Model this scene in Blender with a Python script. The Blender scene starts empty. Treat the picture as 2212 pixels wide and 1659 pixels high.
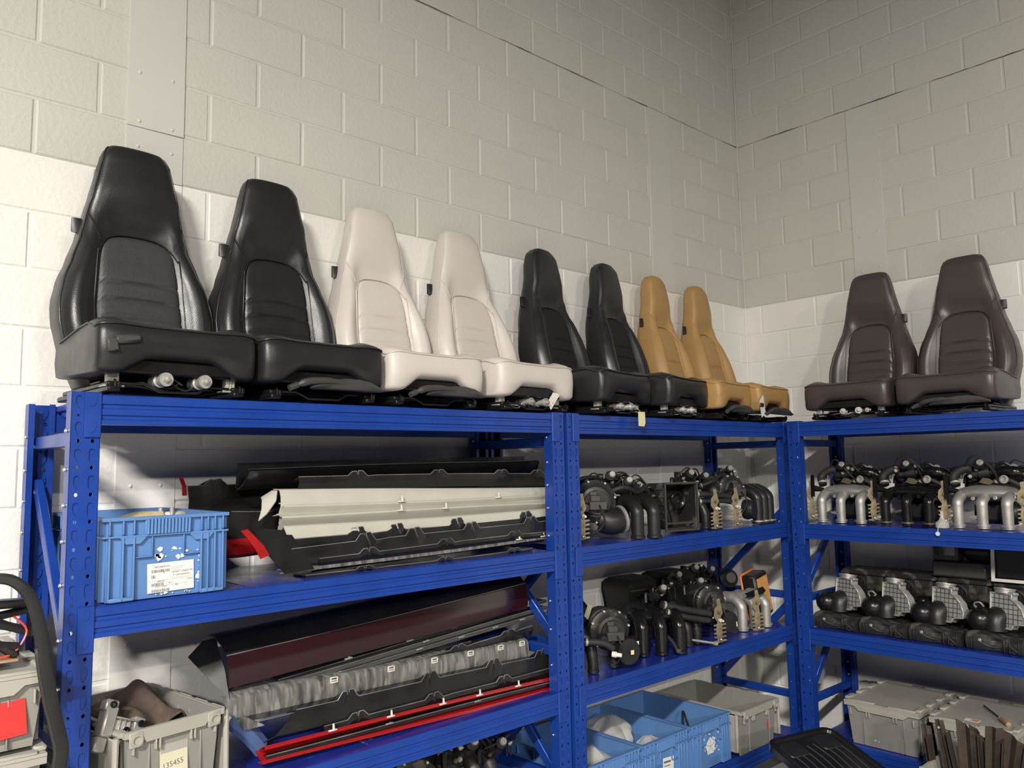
import bpy, bmesh, math, random
from mathutils import Vector, Matrix, Euler
from mathutils.geometry import tessellate_polygon
random.seed(7)
R = math.radians
S = bpy.context.scene
COL = S.collection

# ------------------------------------------------------------------ camera
W, H, FPX = 2212, 1659, 1722.99
CAM = Vector((-5.1438, -3.0821, 1.8104))
YAW, PITCH, ROLL = 0.741452, 0.10123, -0.018486
fw = Vector((math.cos(PITCH)*math.sin(YAW), math.cos(PITCH)*math.cos(YAW), math.sin(PITCH)))
rt0 = Vector((math.cos(YAW), -math.sin(YAW), 0)); up0 = rt0.cross(fw)
rt = math.cos(ROLL)*rt0 + math.sin(ROLL)*up0
up = -math.sin(ROLL)*rt0 + math.cos(ROLL)*up0
cd = bpy.data.cameras.new('camera'); cam = bpy.data.objects.new('camera', cd); COL.objects.link(cam)
cd.sensor_fit = 'HORIZONTAL'; cd.sensor_width = 36; cd.lens = FPX/W*36; cd.clip_start = .05
m = Matrix((rt, up, -fw)).transposed().to_4x4(); m.translation = CAM
cam.matrix_world = m
S.camera = cam

def ray(x, y):
    return fw + rt*((x-W/2)/FPX) - up*((y-H/2)/FPX)
def at(x, y, Y):            # point on the plane Y = const behind a pixel (left wall side)
    d = ray(x, y); return CAM + d*((Y-CAM.y)/d.y)
def atx(x, y, X):           # point on the plane X = const (right wall side)
    d = ray(x, y); return CAM + d*((X-CAM.x)/d.x)
def seen(p, mg=0):
    d = Vector(p)-CAM; z = d.dot(fw)
    if z < .1: return False, z
    x = W/2+FPX*d.dot(rt)/z; y = H/2-FPX*d.dot(up)/z
    return (-mg < x < W+mg and -mg < y < H+mg), z

# ------------------------------------------------------------------ light
S.view_settings.view_transform = 'Standard'; S.view_settings.look = 'None'
S.view_settings.gamma = 1; S.view_settings.use_curve_mapping = False
S.view_settings.exposure = -0.2
wd = bpy.data.worlds.new('world'); S.world = wd; wd.use_nodes = True
bg = wd.node_tree.nodes['Background']; bg.inputs[0].default_value = (1, .97, .92, 1); bg.inputs[1].default_value = .04
def area(name, loc, size, power, color, target=None):
    l = bpy.data.lights.new(name, 'AREA'); l.shape = 'RECTANGLE'; l.size, l.size_y = size
    l.energy = power; l.color = color
    o = bpy.data.objects.new(name, l); COL.objects.link(o); o.location = loc
    o['kind'] = 'structure'
    if target: o.rotation_euler = (Vector(target)-Vector(loc)).to_track_quat('-Z', 'Y').to_euler()
    return o
WARM = (1, .955, .88)
area('ceiling_light', (-12.0, -15.0, 5.9), (1.0, 1.0), 3500, WARM)
area('ceiling_light', (-9.0, -5.5, 5.25), (1.4, .3), 1900, WARM)
area('ceiling_light', (-4.5, -11.0, 5.5), (1.4, .3), 700, WARM)

# ------------------------------------------------------------------ materials
MATS = {}
def mat(name, col, rough=.5, metal=0, var=.0, vscale=8, bump=0, bscale=60, coat=0, spec=.5, trans=0, alpha=1, rvar=0, dirt=None, dscale=5, dthr=.6, world=False, stretch=None):
    if name in MATS: return MATS[name]
    m = bpy.data.materials.new(name); m.use_nodes = True; nt = m.node_tree; b = nt.nodes['Principled BSDF']
    b.inputs['Base Color'].default_value = (*col, 1); b.inputs['Roughness'].default_value = rough
    b.inputs['Metallic'].default_value = metal; b.inputs['Specular IOR Level'].default_value = spec
    b.inputs['Coat Weight'].default_value = coat; b.inputs['Coat Roughness'].default_value = .12
    b.inputs['Transmission Weight'].default_value = trans; b.inputs['Alpha'].default_value = alpha
    tc = nt.nodes.new('ShaderNodeTexCoord'); geo = nt.nodes.new('ShaderNodeNewGeometry')
    def noise(scale, detail=4):
        n = nt.nodes.new('ShaderNodeTexNoise'); n.inputs['Scale'].default_value = scale; n.inputs['Detail'].default_value = detail
        src = geo.outputs['Position'] if world else tc.outputs['Object']
        if stretch:
            mp = nt.nodes.new('ShaderNodeMapping'); mp.inputs['Scale'].default_value = stretch; nt.links.new(src, mp.inputs['Vector']); src = mp.outputs['Vector']
        nt.links.new(src, n.inputs['Vector']); return n
    def ramp(src, a, c):
        r = nt.nodes.new('ShaderNodeMapRange'); r.inputs[1].default_value = a; r.inputs[2].default_value = c
        nt.links.new(src, r.inputs[0]); return r.outputs[0]
    sock = None
    if var:
        n = noise(vscale); mx = nt.nodes.new('ShaderNodeMix'); mx.data_type = 'RGBA'
        mx.inputs[6].default_value = (*[max(0, c*(1-var)) for c in col], 1); mx.inputs[7].default_value = (*[min(1, c*(1+var)) for c in col], 1)
        nt.links.new(ramp(n.outputs['Fac'], .3, .7), mx.inputs[0]); sock = mx.outputs[2]
    if dirt:
        n = noise(dscale, 8); mx = nt.nodes.new('ShaderNodeMix'); mx.data_type = 'RGBA'
        if sock: nt.links.new(sock, mx.inputs[6])
        else: mx.inputs[6].default_value = (*col, 1)
        mx.inputs[7].default_value = (*dirt, 1)
        nt.links.new(ramp(n.outputs['Fac'], dthr, dthr+.12), mx.inputs[0]); sock = mx.outputs[2]
    if sock: nt.links.new(sock, b.inputs['Base Color'])
    if rvar:
        n = noise(vscale*1.7, 6); r = nt.nodes.new('ShaderNodeMapRange'); r.inputs[1].default_value = .3; r.inputs[2].default_value = .7
        r.inputs[3].default_value = max(0, rough-rvar); r.inputs[4].default_value = min(1, rough+rvar)
        nt.links.new(n.outputs['Fac'], r.inputs[0]); nt.links.new(r.outputs[0], b.inputs['Roughness'])
    if bump:
        n = noise(bscale, 5); bp = nt.nodes.new('ShaderNodeBump'); bp.inputs['Strength'].default_value = bump; bp.inputs['Distance'].default_value = .004
        nt.links.new(n.outputs['Fac'], bp.inputs['Height']); nt.links.new(bp.outputs[0], b.inputs['Normal'])
    MATS[name] = m; return m

M_white = mat('white_wall_paint', (.80, .785, .745), .55, var=.03, vscale=3, bump=.55, bscale=55, world=True)
M_grey = mat('beige_grey_wall_paint', (.56, .55, .505), .6, var=.03, vscale=2, bump=.6, bscale=55, world=True)
M_grey_sm = mat('smooth_grey_paint', (.57, .565, .52), .5, var=.015, vscale=2, bump=.05, bscale=20)
M_white_sm = mat('smooth_white_paint', (.80, .785, .745), .5, bump=.05, bscale=20)
M_crack = mat('crack_shadow', (.05, .045, .04), .9)
M_floor = mat('concrete_floor', (.30, .29, .27), .6, var=.15, vscale=3, bump=.1)
M_blue = mat('blue_powder_coat', (.007, .043, .27), .36, var=.12, vscale=5, rvar=.08, bump=.03, bscale=150, coat=.15)
M_deck = mat('blue_shelf_deck', (.012, .03, .27), .3, var=.2, vscale=4, rvar=.12, dirt=(.16, .15, .26), dscale=9, dthr=.62, coat=.2)
M_zinc = mat('zinc_bolt', (.75, .74, .70), .3, 1)
M_blk_lea = mat('black_leather', (.017, .017, .018), .36, rvar=.06, vscale=6, bump=.12, bscale=260, spec=.5)
M_blk_per = mat('black_perforated_leather', (.042, .042, .043), .42, rvar=.08, vscale=20, bump=.3, bscale=330)
M_blk_mat = mat('black_matt_fabric', (.013, .013, .013), .75, bump=.2, bscale=400, spec=.3)
M_crm_lea = mat('cream_leather', (.60, .55, .505), .42, var=.03, vscale=7, rvar=.05, bump=.08, bscale=240)
M_tan_lea = mat('tan_leather', (.40, .235, .085), .5, var=.06, vscale=8, bump=.1, bscale=240, dirt=(.22, .13, .06), dscale=6, dthr=.68)
M_brn_lea = mat('plum_grey_leather', (.060, .047, .046), .36, var=.05, vscale=6, rvar=.06, bump=.1, bscale=240)
M_pl = mat('black_plastic', (.014, .014, .014), .42, var=.2, vscale=6, rvar=.1, bump=.05, bscale=120)
M_pl_sm = mat('smooth_black_plastic', (.008, .008, .008), .25, rvar=.08, vscale=6)
M_rub = mat('black_rubber', (.018, .018, .017), .6, var=.3, vscale=10, bump=.1)
M_dust = mat('dusty_black_plastic', (.022, .021, .02), .5, var=.3, vscale=7, rvar=.1, dirt=(.11, .10, .085), dscale=14, dthr=.55, bump=.1)
M_dgr = mat('dark_grey_plastic', (.05, .049, .047), .45, var=.15, vscale=9, bump=.05)
M_steel = mat('black_steel', (.012, .012, .012), .35, .4, rvar=.1)
M_alu = mat('cast_aluminium', (.44, .425, .395), .48, .6, var=.15, vscale=14, bump=.15, bscale=180)
M_alu_d = mat('dull_aluminium', (.46, .45, .42), .5, .45, var=.15, vscale=14, bump=.15, bscale=180)
M_gold = mat('yellow_zinc_bracket', (.20, .165, .10), .45, .6, var=.4, vscale=30)
M_plug = mat('white_plastic_plug', (.75, .70, .58), .4)
M_orange = mat('orange_plastic', (.75, .22, .06), .45)
M_ofoam = mat('amber_filter_paper', (.52, .26, .07), .7, var=.12, vscale=40, bump=.2, bscale=200)
M_crate = mat('light_blue_plastic', (.10, .22, .47), .4, var=.08, vscale=5, bump=.03)
M_torn = mat('torn_white_paper', (.72, .73, .74), .7)
M_label = mat('white_label', (.76, .75, .71), .5, var=.03)
M_ink = mat('grey_ink', (.12, .12, .12), .6)
M_tote = mat('grey_tote_plastic', (.25, .243, .222), .5, var=.06, vscale=5, bump=.05, dirt=(.20, .19, .168), dscale=8, dthr=.6)
M_tote_l = mat('pale_grey_tote_plastic', (.36, .345, .30), .5, var=.06, vscale=5, bump=.05)
M_redst = mat('red_sticker', (.55, .03, .03), .5, var=.1)
M_card = mat('brown_cardboard', (.38, .25, .13), .8, var=.1, vscale=20)
M_cream = mat('cream_caliper_paint', (.62, .52, .27), .4, var=.15, vscale=25)
M_cloth = mat('brown_cloth', (.085, .06, .047), .95, var=.2, vscale=40, bump=.5, bscale=220)
M_wpanel = mat('white_car_paint', (.50, .485, .415), .3, var=.05, vscale=9, coat=.4, dirt=(.3, .29, .25), dscale=10, dthr=.7)
M_bpanel = mat('black_car_plastic', (.012, .012, .012), .33, var=.3, vscale=6, rvar=.12, coat=.1)
M_dpanel = mat('dusty_grey_panel', (.13, .128, .12), .42, var=.75, vscale=9, dirt=(.24, .235, .22), dscale=14, dthr=.52, stretch=(4, 2, .7))
M_edge = mat('pale_edge_highlight', (.13, .13, .125), .4, var=.6, vscale=6)  # pale grey standing in for light caught on black skirt edges
M_maroon = mat('dark_maroon_paint', (.024, .006, .009), .2, coat=.6, var=.1)
M_red = mat('red_car_paint', (.33, .010, .012), .25, coat=.6)
M_bpaint = mat('slate_blue_paint', (.08, .13, .28), .3, coat=.4)
M_clip = mat('pale_plastic_clip', (.62, .60, .52), .45)
M_gclip = mat('grey_plastic_clip', (.22, .22, .21), .45)
M_bag = mat('clear_plastic_bag', (.78, .76, .70), .10, alpha=.42, spec=.9, bump=.5, bscale=25)
M_rust = mat('rusty_brown_steel', (.05, .036, .027), .6, .3, var=.35, vscale=18, bump=.2)
M_trunk = mat('black_gloss_tray', (.01, .01, .01), .22, coat=.4)
M_yel = mat('pale_yellow_card', (.72, .66, .36), .6)
M_wire = mat('red_wire', (.6, .05, .03), .4)
M_bucket = mat('white_translucent_plastic', (.72, .70, .66), .45)
M_tape = mat('masking_tape', (.62, .58, .42), .7, var=.05)

# ------------------------------------------------------------------ mesh helpers
class MB:
    def __init__(s): s.v = []; s.f = []; s.mi = []; s.cur = 0
    def add(s, vs, fs, M=None):
        o = len(s.v)
        for v in vs:
            v = Vector(v); s.v.append(M @ v if M else v)
        for f in fs: s.f.append(tuple(i+o for i in f)); s.mi.append(s.cur)
        return s
    def box(s, c, d, b=0.0, M=None, rot=None):
        x, y, z = d[0]/2, d[1]/2, d[2]/2; c = Vector(c)
        T = Matrix.Translation(c) @ (Euler(rot).to_matrix().to_4x4() if rot else Matrix())
        if M: T = M @ T
        if b <= 0:
            vs = [(i*x, j*y, k*z) for i in (-1, 1) for j in (-1, 1) for k in (-1, 1)]
            fs = [(0, 1, 3, 2), (4, 6, 7, 5), (0, 4, 5, 1), (2, 3, 7, 6), (0, 2, 6, 4), (1, 5, 7, 3)]
            return s.add(vs, fs, T)
        b = min(b, x*.95, y*.95, z*.95); vs = []; ix = {}
        for i in (-1, 1):
            for j in (-1, 1):
                for k in (-1, 1):
                    for a in range(3):
                        p = [i*(x-b), j*(y-b), k*(z-b)]; p[a] = (i*x, j*y, k*z)[a]
                        ix[i, j, k, a] = len(vs); vs.append(p)
        fs = []
        for a, (u, w) in enumerate(((1, 2), (0, 2), (0, 1))):
            for sg in (-1, 1):
                q = []
                for p, r in ((-1, -1), (1, -1), (1, 1), (-1, 1)):
                    t = [0, 0, 0]; t[a] = sg; t[u] = p; t[w] = r; q.append(ix[t[0], t[1], t[2], a])
                fs.append(tuple(q))
        for a in range(3):
            u, w = [n for n in range(3) if n != a]
            for p in (-1, 1):
                for r in (-1, 1):
                    t0 = [0, 0, 0]; t1 = [0, 0, 0]; t0[a] = -1; t1[a] = 1; t0[u] = t1[u] = p; t0[w] = t1[w] = r
                    fs.append((ix[t0[0], t0[1], t0[2], u], ix[t1[0], t1[1], t1[2], u], ix[t1[0], t1[1], t1[2], w], ix[t0[0], t0[1], t0[2], w]))
        for i in (-1, 1):
            for j in (-1, 1):
                for k in (-1, 1): fs.append((ix[i, j, k, 0], ix[i, j, k, 1], ix[i, j, k, 2]))
        return s.add(vs, fs, T)
    def rings(s, rings, close=True, cap=True, M=None):
        n = len(rings[0]); vs = [p for r in rings for p in r]; fs = []
        for a in range(len(rings)-1):
            for i in range(n if close else n-1):
                j = (i+1) % n; fs.append((a*n+i, a*n+j, (a+1)*n+j, (a+1)*n+i))
        if cap and close:
            fs.append(tuple(reversed(range(n)))); fs.append(tuple(range((len(rings)-1)*n, len(rings)*n)))
        return s.add(vs, fs, M)
    def tube(s, pts, r, n=8, M=None, smooth=0):
        P = [Vector(p) for p in pts]
        if smooth: P = crom(P, smooth)
        rs = r if isinstance(r, (list, tuple)) else [r]*len(P)
        if len(rs) != len(P): rs = [rs[min(len(rs)-1, int(i*(len(rs)-1)/(len(P)-1)+.5))] for i in range(len(P))]
        t = (P[1]-P[0]).normalized(); u = t.orthogonal().normalized(); out = []
        for i, p in enumerate(P):
            d = (P[min(i+1, len(P)-1)]-P[max(i-1, 0)])
            if d.length > 1e-9: d.normalize()
            else: d = t
            u = (u-d*u.dot(d)); u = u.normalized() if u.length > 1e-6 else d.orthogonal().normalized(); w = d.cross(u); t = d
            out.append([p+(u*math.cos(2*math.pi*k/n)+w*math.sin(2*math.pi*k/n))*rs[i] for k in range(n)])
        return s.rings(out, M=M)
    def lathe(s, prof, o=(0, 0, 0), axis=(0, 0, 1), n=20, M=None):
        a = Vector(axis).normalized(); u = a.orthogonal().normalized(); w = a.cross(u); o = Vector(o)
        out = [[o+a*z+(u*math.cos(2*math.pi*k/n)+w*math.sin(2*math.pi*k/n))*max(r, 1e-4) for k in range(n)] for r, z in prof]
        return s.rings(out, M=M)
    def prism(s, poly, th, M=None):       # polygon in XZ, thickness along Y (centred)
        n = len(poly); vs = [(x, -th/2, z) for x, z in poly]+[(x, th/2, z) for x, z in poly]
        fs = [tuple(range(n)), tuple(reversed(range(n, 2*n)))]+[(i, i+n, (i+1) % n+n, (i+1) % n) for i in range(n)]
        return s.add(vs, fs, M)
    def sheet(s, rows, th, M=None):       # open grid of points thickened along its normals
        a, b = len(rows), len(rows[0]); P = [[Vector(p) for p in r] for r in rows]; N = []
        for i in range(a):
            rr = []
            for j in range(b):
                du = P[min(i+1, a-1)][j]-P[max(i-1, 0)][j]; dv = P[i][min(j+1, b-1)]-P[i][max(j-1, 0)]
                k = du.cross(dv); rr.append(k.normalized() if k.length > 1e-9 else Vector((0, 0, 1)))
            N.append(rr)
        vs = [P[i][j]+N[i][j]*th/2 for i in range(a) for j in range(b)]+[P[i][j]-N[i][j]*th/2 for i in range(a) for j in range(b)]
        o = a*b; fs = []
        for i in range(a-1):
            for j in range(b-1):
                q = (i*b+j, (i+1)*b+j, (i+1)*b+j+1, i*b+j+1); fs.append(q); fs.append(tuple(k+o for k in reversed(q)))
        for i in range(a-1):
            for j in (0, b-1): fs.append((i*b+j, (i+1)*b+j, (i+1)*b+j+o, i*b+j+o))
        for j in range(b-1):
            for i in (0, a-1): fs.append((i*b+j, i*b+j+1, i*b+j+1+o, i*b+j+o))
        return s.add(vs, fs, M)
    def mesh(s, name, mats, angle=38):
        me = bpy.data.meshes.new(name); me.from_pydata([tuple(v) for v in s.v], [], s.f); 
        bm = bmesh.new(); bm.from_mesh(me); bmesh.ops.recalc_face_normals(bm, faces=bm.faces); bm.to_mesh(me); bm.free()
        for mm in (mats if isinstance(mats, (list, tuple)) else [mats]): me.materials.append(mm)
        me.polygons.foreach_set('material_index', s.mi); me.polygons.foreach_set('use_smooth', [True]*len(s.f))
        me.update(); me.set_sharp_from_angle(angle=R(angle)); return me
    def build(s, name, mats, parent=None, loc=None, rot=None, angle=38):
        return link(name, s.mesh(name, mats, angle), parent, loc, rot)

def crom(P, k):
    out = []
    for i in range(len(P)-1):
        a, b, c, d = P[max(i-1, 0)], P[i], P[i+1], P[min(i+2, len(P)-1)]
        for j in range(k):
            t = j/k; out.append(.5*((2*b)+(c-a)*t+(2*a-5*b+4*c-d)*t*t+(3*b-a-3*c+d)*t**3))
    out.append(P[-1]); return out
def link(name, me, parent=None, loc=None, rot=None):
    o = bpy.data.objects.new(name, me); COL.objects.link(o)
    if parent: o.parent = parent
    if loc: o.location = loc
    if rot: o.rotation_euler = rot
    return o
def setmat(o, mt):
    for sl in o.material_slots: sl.link = 'OBJECT'; sl.material = mt
    return o
def tag(o, label, cat, group=None):
    o['label'] = label; o['category'] = cat
    if group: o['group'] = group
    return o
def thing(name, label, cat, loc=(0, 0, 0), rz=0, group=None, rx=0, ry=0):
    o = bpy.data.objects.new(name, None); COL.objects.link(o); o.empty_display_size = .05
    o.location = loc; o.rotation_euler = (rx, ry, rz); return tag(o, label, cat, group)
def struct(o): o['kind'] = 'structure'; return o
def stuff(o): o['kind'] = 'stuff'; return o
def lerp(a, b, t): return a+(b-a)*t
def interp(tab, z):
    if z <= tab[0][0]: return tab[0][1]
    for (a, p), (b, q) in zip(tab, tab[1:]):
        if z <= b:
            t = (z-a)/(b-a); t = t*t*(3-2*t)*.5+t*.5; return p+(q-p)*t
    return tab[-1][1]
def gauss(x, s): return math.exp(-(x/s)**2)
def text(name, body, size, mt, parent, M, align='LEFT'):
    c = bpy.data.curves.new(name, 'FONT'); c.body = body; c.size = size; c.align_x = align; c.resolution_u = 2
    tmp = bpy.data.objects.new('tmp', c); me = bpy.data.meshes.new_from_object(tmp); bpy.data.objects.remove(tmp); bpy.data.curves.remove(c)
    me.name = name; me.materials.clear(); me.materials.append(mt); o = bpy.data.objects.new(name, me); COL.objects.link(o); o.parent = parent; o.matrix_local = M; return o
RACKROT = R(-90)

# ------------------------------------------------------------------ room shell
ZW, CH, BL, JT = 2.915, .2032, .4064, .008      # paint line, course height, block length, joint
BM = {}
def block_mesh(w, h, mt):
    k = (round(w, 3), round(h, 3), mt.name)
    if k not in BM:
        x, z, b = w/2, h/2, .006
        vs = [(-x, .012, -z), (x, .012, -z), (x, .012, z), (-x, .012, z), (-x, .0038, -z), (x, .0038, -z), (x, .0038, z), (-x, .0038, z),
              (-x+b, 0, -z+b), (x-b, 0, -z+b), (x-b, 0, z-b), (-x+b, 0, z-b)]
        fs = [(8, 9, 10, 11)]
        for a in (0, 4):
            for i in range(4): fs.append((a+i, a+(i+1) % 4, a+4+(i+1) % 4, a+4+i))
        q = MB().add(vs, fs); BM[k] = q.mesh('block', mt, 25)
    return BM[k]
def build_wall(name, x0, x1, off, rz):
    wl = MB().box(((x0+x1)/2, .104, 3.0), (x1-x0, .2, 6.0)).build(name, [M_grey_sm], None, None, (0, 0, rz)); struct(wl)
    lo = MB(); lo.box(((x0+x1)/2, .0055, ZW/2), (x1-x0, .0045, ZW)).build('painted_joints', [M_white_sm], wl)
    M = Matrix.Rotation(rz, 4, 'Z'); todo = []
    for r in range(-15, 16):
        z0, z1 = max(0, ZW+r*CH), min(6, ZW+(r+1)*CH)
        if z1-z0 < .03: continue
        s = off if r % 2 == 0 else off+BL/2
        xs = [x0]+[x for x in (s+BL*k-40*BL for k in range(90)) if x0+.03 < x < x1-.03]+[x1]
        for a, b in zip(xs, xs[1:]):
            c = Vector(((a+b)/2, random.uniform(-.0012, .0012), (z0+z1)/2))
            ok, d = seen(M @ c, 120); todo.append((0 if ok else 1, d, r, b-a-JT, z1-z0-JT*(.7 if r % 2 else .8), c))
    todo.sort(key=lambda t: (t[0], t[1])); rest = MB()
    for i, (o, d, r, w, h, c) in enumerate(todo):
        mt = M_grey if r >= 0 else M_white
        if o == 0 and i < 295:
            link('block', block_mesh(w, h, mt), wl, c, (random.uniform(-.004, .004), 0, random.uniform(-.002, .002)))
        else:
            rest.cur = 0 if r >= 0 else 1; me = block_mesh(w, h, mt)
            rest.add([v.co+c for v in me.vertices], [tuple(p.vertices) for p in me.polygons])
    if rest.v: stuff(rest.build('block_field', [M_grey, M_white], wl, angle=25))
    # the long open settlement crack six courses above the paint line
    cr = MB(); n = 160; zc = ZW+6*CH-.002; va = []; fa = []
    for i in range(n+1):
        x = lerp(x0, x1, i/n); w = .55*max(.0006, .0022+.0026*math.sin(i*.37+off*9)*math.sin(i*.11)+random.uniform(-.001, .001)); z = zc+random.uniform(-.002, .002)
        va += [(x, -.0008, z-w), (x, -.0008, z+w)]
        if i: fa.append((2*i-2, 2*i, 2*i+1, 2*i-1))
    cr.add(va, fa).build('settlement_crack', M_crack, wl)
    return wl
wall_left = build_wall('wall_left', -6.8, 0, -.4906, 0)
wall_right = build_wall('wall_right', 0, 4.4, .3328, RACKROT)
struct(MB().box((-4.9, -4.8, -.05), (10.2, 10, .1)).build('floor', M_floor))
def screw(par, x, y, z, r=.007):
    MB().lathe([(0, .004), (r*.6, .0035), (r, .001), (r, -.002)], (0, 0, 0), (0, -1, 0), 10).build('screw', [par.data.materials[0]], par, (x, y, z))
def plate(name, x0, x1, z0, z1, y, mt, rz, screws=()):
    p = MB().box(((x0+x1)/2, y+.004, (z0+z1)/2), (x1-x0, .012, z1-z0), .0015).build(name, mt, None, None, (0, 0, rz)); struct(p)
    for x, z in screws: screw(p, x, y-.002, z)
    return p
sc = [at(p[0]/2.765, p[1]/2.765, 0) for p in ((835, 435), (1030, 490), (830, 725), (1025, 780))]
plate('trim_1', -4.256, -4.045, 3.108, 6, -.004, M_grey_sm, 0, [(q.x, q.z) for q in sc])
sc = [at(p[0]/2.765, p[1]/2.765, 0) for p in ((822, 875), (1022, 923))]
plate('trim_2', -4.258, -4.047, ZW, 3.106, -.003, M_grey_sm, 0, [(q.x, q.z) for q in sc])
plate('trim_3', -4.258, -4.047, 0, ZW-.001, -.003, M_white_sm, 0, [(-4.205, 1.76), (-4.10, 1.76), (-4.205, 1.2), (-4.10, 1.2), (-4.205, 2.4), (-4.10, 2.4)])
plate('trim_4', -1.078, -.858, ZW, 4.13, -.004, M_grey_sm, 0, [(-1.04, 3.2), (-.9, 3.2), (-.9, 3.02), (-1.03, 3.02)])
plate('trim_5', -1.078, -.858, 0, ZW-.001, -.004, M_white_sm, 0)
plate('trim_6', .822, 1.03, ZW, 4.125, -.004, M_grey_sm, RACKROT, [(.87, 3.25), (.985, 3.27), (.87, 3.02), (.985, 3.04), (.99, 3.6)])
plate('trim_7', .822, 1.03, 0, ZW-.001, -.004, M_white_sm, RACKROT)

struct(MB().tube([(-.003, -.003, ZW), (-.003, -.003, 6)], .007, 6).build('trim_8', M_grey_sm)); struct(MB().tube([(-.003, -.003, 0), (-.003, -.003, ZW)], .007, 6).build('trim_9', M_white_sm))

# ------------------------------------------------------------------ storage racks
PW, PD, PT = .078, .05, 2.040                     # post width, depth, height
LEV = [.24, .838, 1.438, 2.036]                  # shelf deck heights
def post_mesh():
    q = MB(); pitch = .0755; n = int(PT/pitch)
    cell = [(-PW/2, 0), (PW/2, 0), (PW/2, pitch), (-PW/2, pitch)]
    holes = []
    for sx in (-1, 1):
        cx = sx*.019
        holes.append([(cx+.0052*math.cos(a), .012+.0062*math.sin(a)) for a in [k*math.pi/3 for k in range(6)]])
        tear = [(-.009, .034), (-.005, .027), (0, .029), (.004, .036), (.0085, .044), (.0085, .060), (.004, .065), (-.005, .065), (-.009, .058)]
        holes.append([(cx+x*sx*.95, z) for x, z in tear])
    loops = [[Vector((x, z, 0)) for x, z in l] for l in [cell]+[list(reversed(h)) for h in holes]]
    flat = [p for l in loops for p in l]; tri = tessellate_polygon(loops)
    for i in range(n):
        z0 = i*pitch+(PT-n*pitch)/2
        q.add([(p.x, 0, p.y+z0) for p in flat], [tuple(t) for t in tri])
        for h in holes:           # rims of the punched holes, pressed inwards
            k = len(h); q.add([(x, 0, z+z0) for x, z in h]+[(x, .004, z+z0) for x, z in h], [(a, (a+1) % k, k+(a+1) % k, k+a) for a in range(k)]+([tuple(range(k, 2*k))] if k > 6 else []))
    e = (PT-n*pitch)/2
    for a, b in ((0, e), (PT-e, PT)): q.add([(-PW/2, 0, a), (PW/2, 0, a), (PW/2, 0, b), (-PW/2, 0, b)], [(0, 1, 2, 3)])
    for sx in (-1, 1):
        q.box((sx*(PW/2-.001), PD/2, PT/2), (.002, PD, PT)); q.box((sx*(PW/2-.009), PD-.001, PT/2), (.018, .002, PT))
    return q.mesh('post', M_blue, 25)
POST = post_mesh()
BOLT = MB().lathe([(0, .006), (.004, .006), (.0065, .003), (.0065, 0)], (0, 0, 0), (-1, 0, 0), 8).mesh('bolt', M_zinc)
def beam_mesh(L):
    prof = [(0, .0), (0, .012), (.005, .016), (.005, .024), (0, .028), (0, .044), (.005, .048), (.005, .056), (0, .060), (0, .082), (.003, .086), (.045, .086), (.045, 0)]
    q = MB(); q.rings([[(x, y, z-.086) for y, z in prof] for x in (0, L)]); return q.mesh('beam', M_blue, 25)
def bracket_mesh():
    q = MB(); q.box((0, 0, -.01), (.044, .004, .128), .002)
    for z in (-.045, .03):
        q.prism([(-.006, z-.016), (.004, z-.012), (.009, z+.004), (.006, z+.016), (-.004, z+.014), (-.008, z)], .007)
    q.box((.02, .015, -.01), (.004, .03, .128), .0015); return q.mesh('end_bracket', M_blue, 25)
BRK = bracket_mesh()
def rack(name, label, loc, rz, f0, f1, lean=(0, 0), tall=False):
    """f0, f1: x of the centres of the two end frames"""
    t = thing(name, label, 'storage rack', loc, rz, 'blue storage racks')
    YF, YB = -.60, -.03
    x0, x1 = f0+PW/2, f1-PW/2; bm_ = beam_mesh(x1-x0)
    for fx, sd in ((f0, 1), (f1, -1)):
        p = link('post', POST, t, (fx, YF, 0)); p2 = link('post', POST, t, (fx, YB, 0), (0, 0, math.pi))
        for k, z in enumerate((.10, .42, 1.0, 1.91)):
            b = MB().box((0, 0, 0), (.03, abs(YF-YB)-2*PD*.4, .042), .003).build('frame_brace', M_blue, t, (fx, (YF+YB)/2, z))
        ln = lean[0] if sd == 1 else lean[1]        # 0: diagonals fall towards the aisle, 1: towards the wall
        for za, zc in (((1.78, 1.2) if sd == 1 and tall else (1.52, 1.04)), (.96, .45)):
            ea, ec = (1, 0) if ln == 0 else (0, 1)
            pa = Vector((0, YF+PD*.6 if ea == 0 else YB-PD*.6, za)); pc = Vector((0, YF+PD*.6 if ec == 0 else YB-PD*.6, zc)); d = pc-pa
            MB().box((0, 0, 0), (.026, .042, d.length), .003).build('diagonal_brace', M_blue, t, ((pa+pc)/2)+Vector((fx, 0, 0)), (math.atan2(-d.y, d.z), 0, 0))
        for z in [.1, .2, .35, .5, .66, .8, .95, 1.1, 1.22, 1.35, 1.5, 1.62, 1.72, 1.82, 1.93]:
            for yy in (YF+.032, YB-.032):
                link('bolt', BOLT, t, (fx-PW/2-.001, yy, z))
    for zt in LEV:
        for yy, ry in ((YF-.002, 0), (YB+.002, math.pi)):
            b = link('beam', bm_, t, (x0 if ry == 0 else x1, yy, zt-.002), (0, 0, ry))
            L = x1-x0
            for ex, sx in ((-.022, 0), (L+.022, math.pi)):
                e = link('end_bracket', BRK, b, (ex, -.003, -.05)); e.scale = (1 if sx == 0 else -1, 1, 1)
        n = 4; w = (x1-x0)/n
        for k in range(n):
            q = MB(); q.box((0, 0, 0), (w-.003, abs(YF-YB)-.012, .022), .003)
            for yy in (-.18, 0, .18): q.box((0, yy, -.02), (w-.02, .05, .02), .003)
            q.build('deck_panel', M_deck, t, (x0+w*(k+.5), (YF+YB)/2, zt-.0125))
    return t
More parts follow.
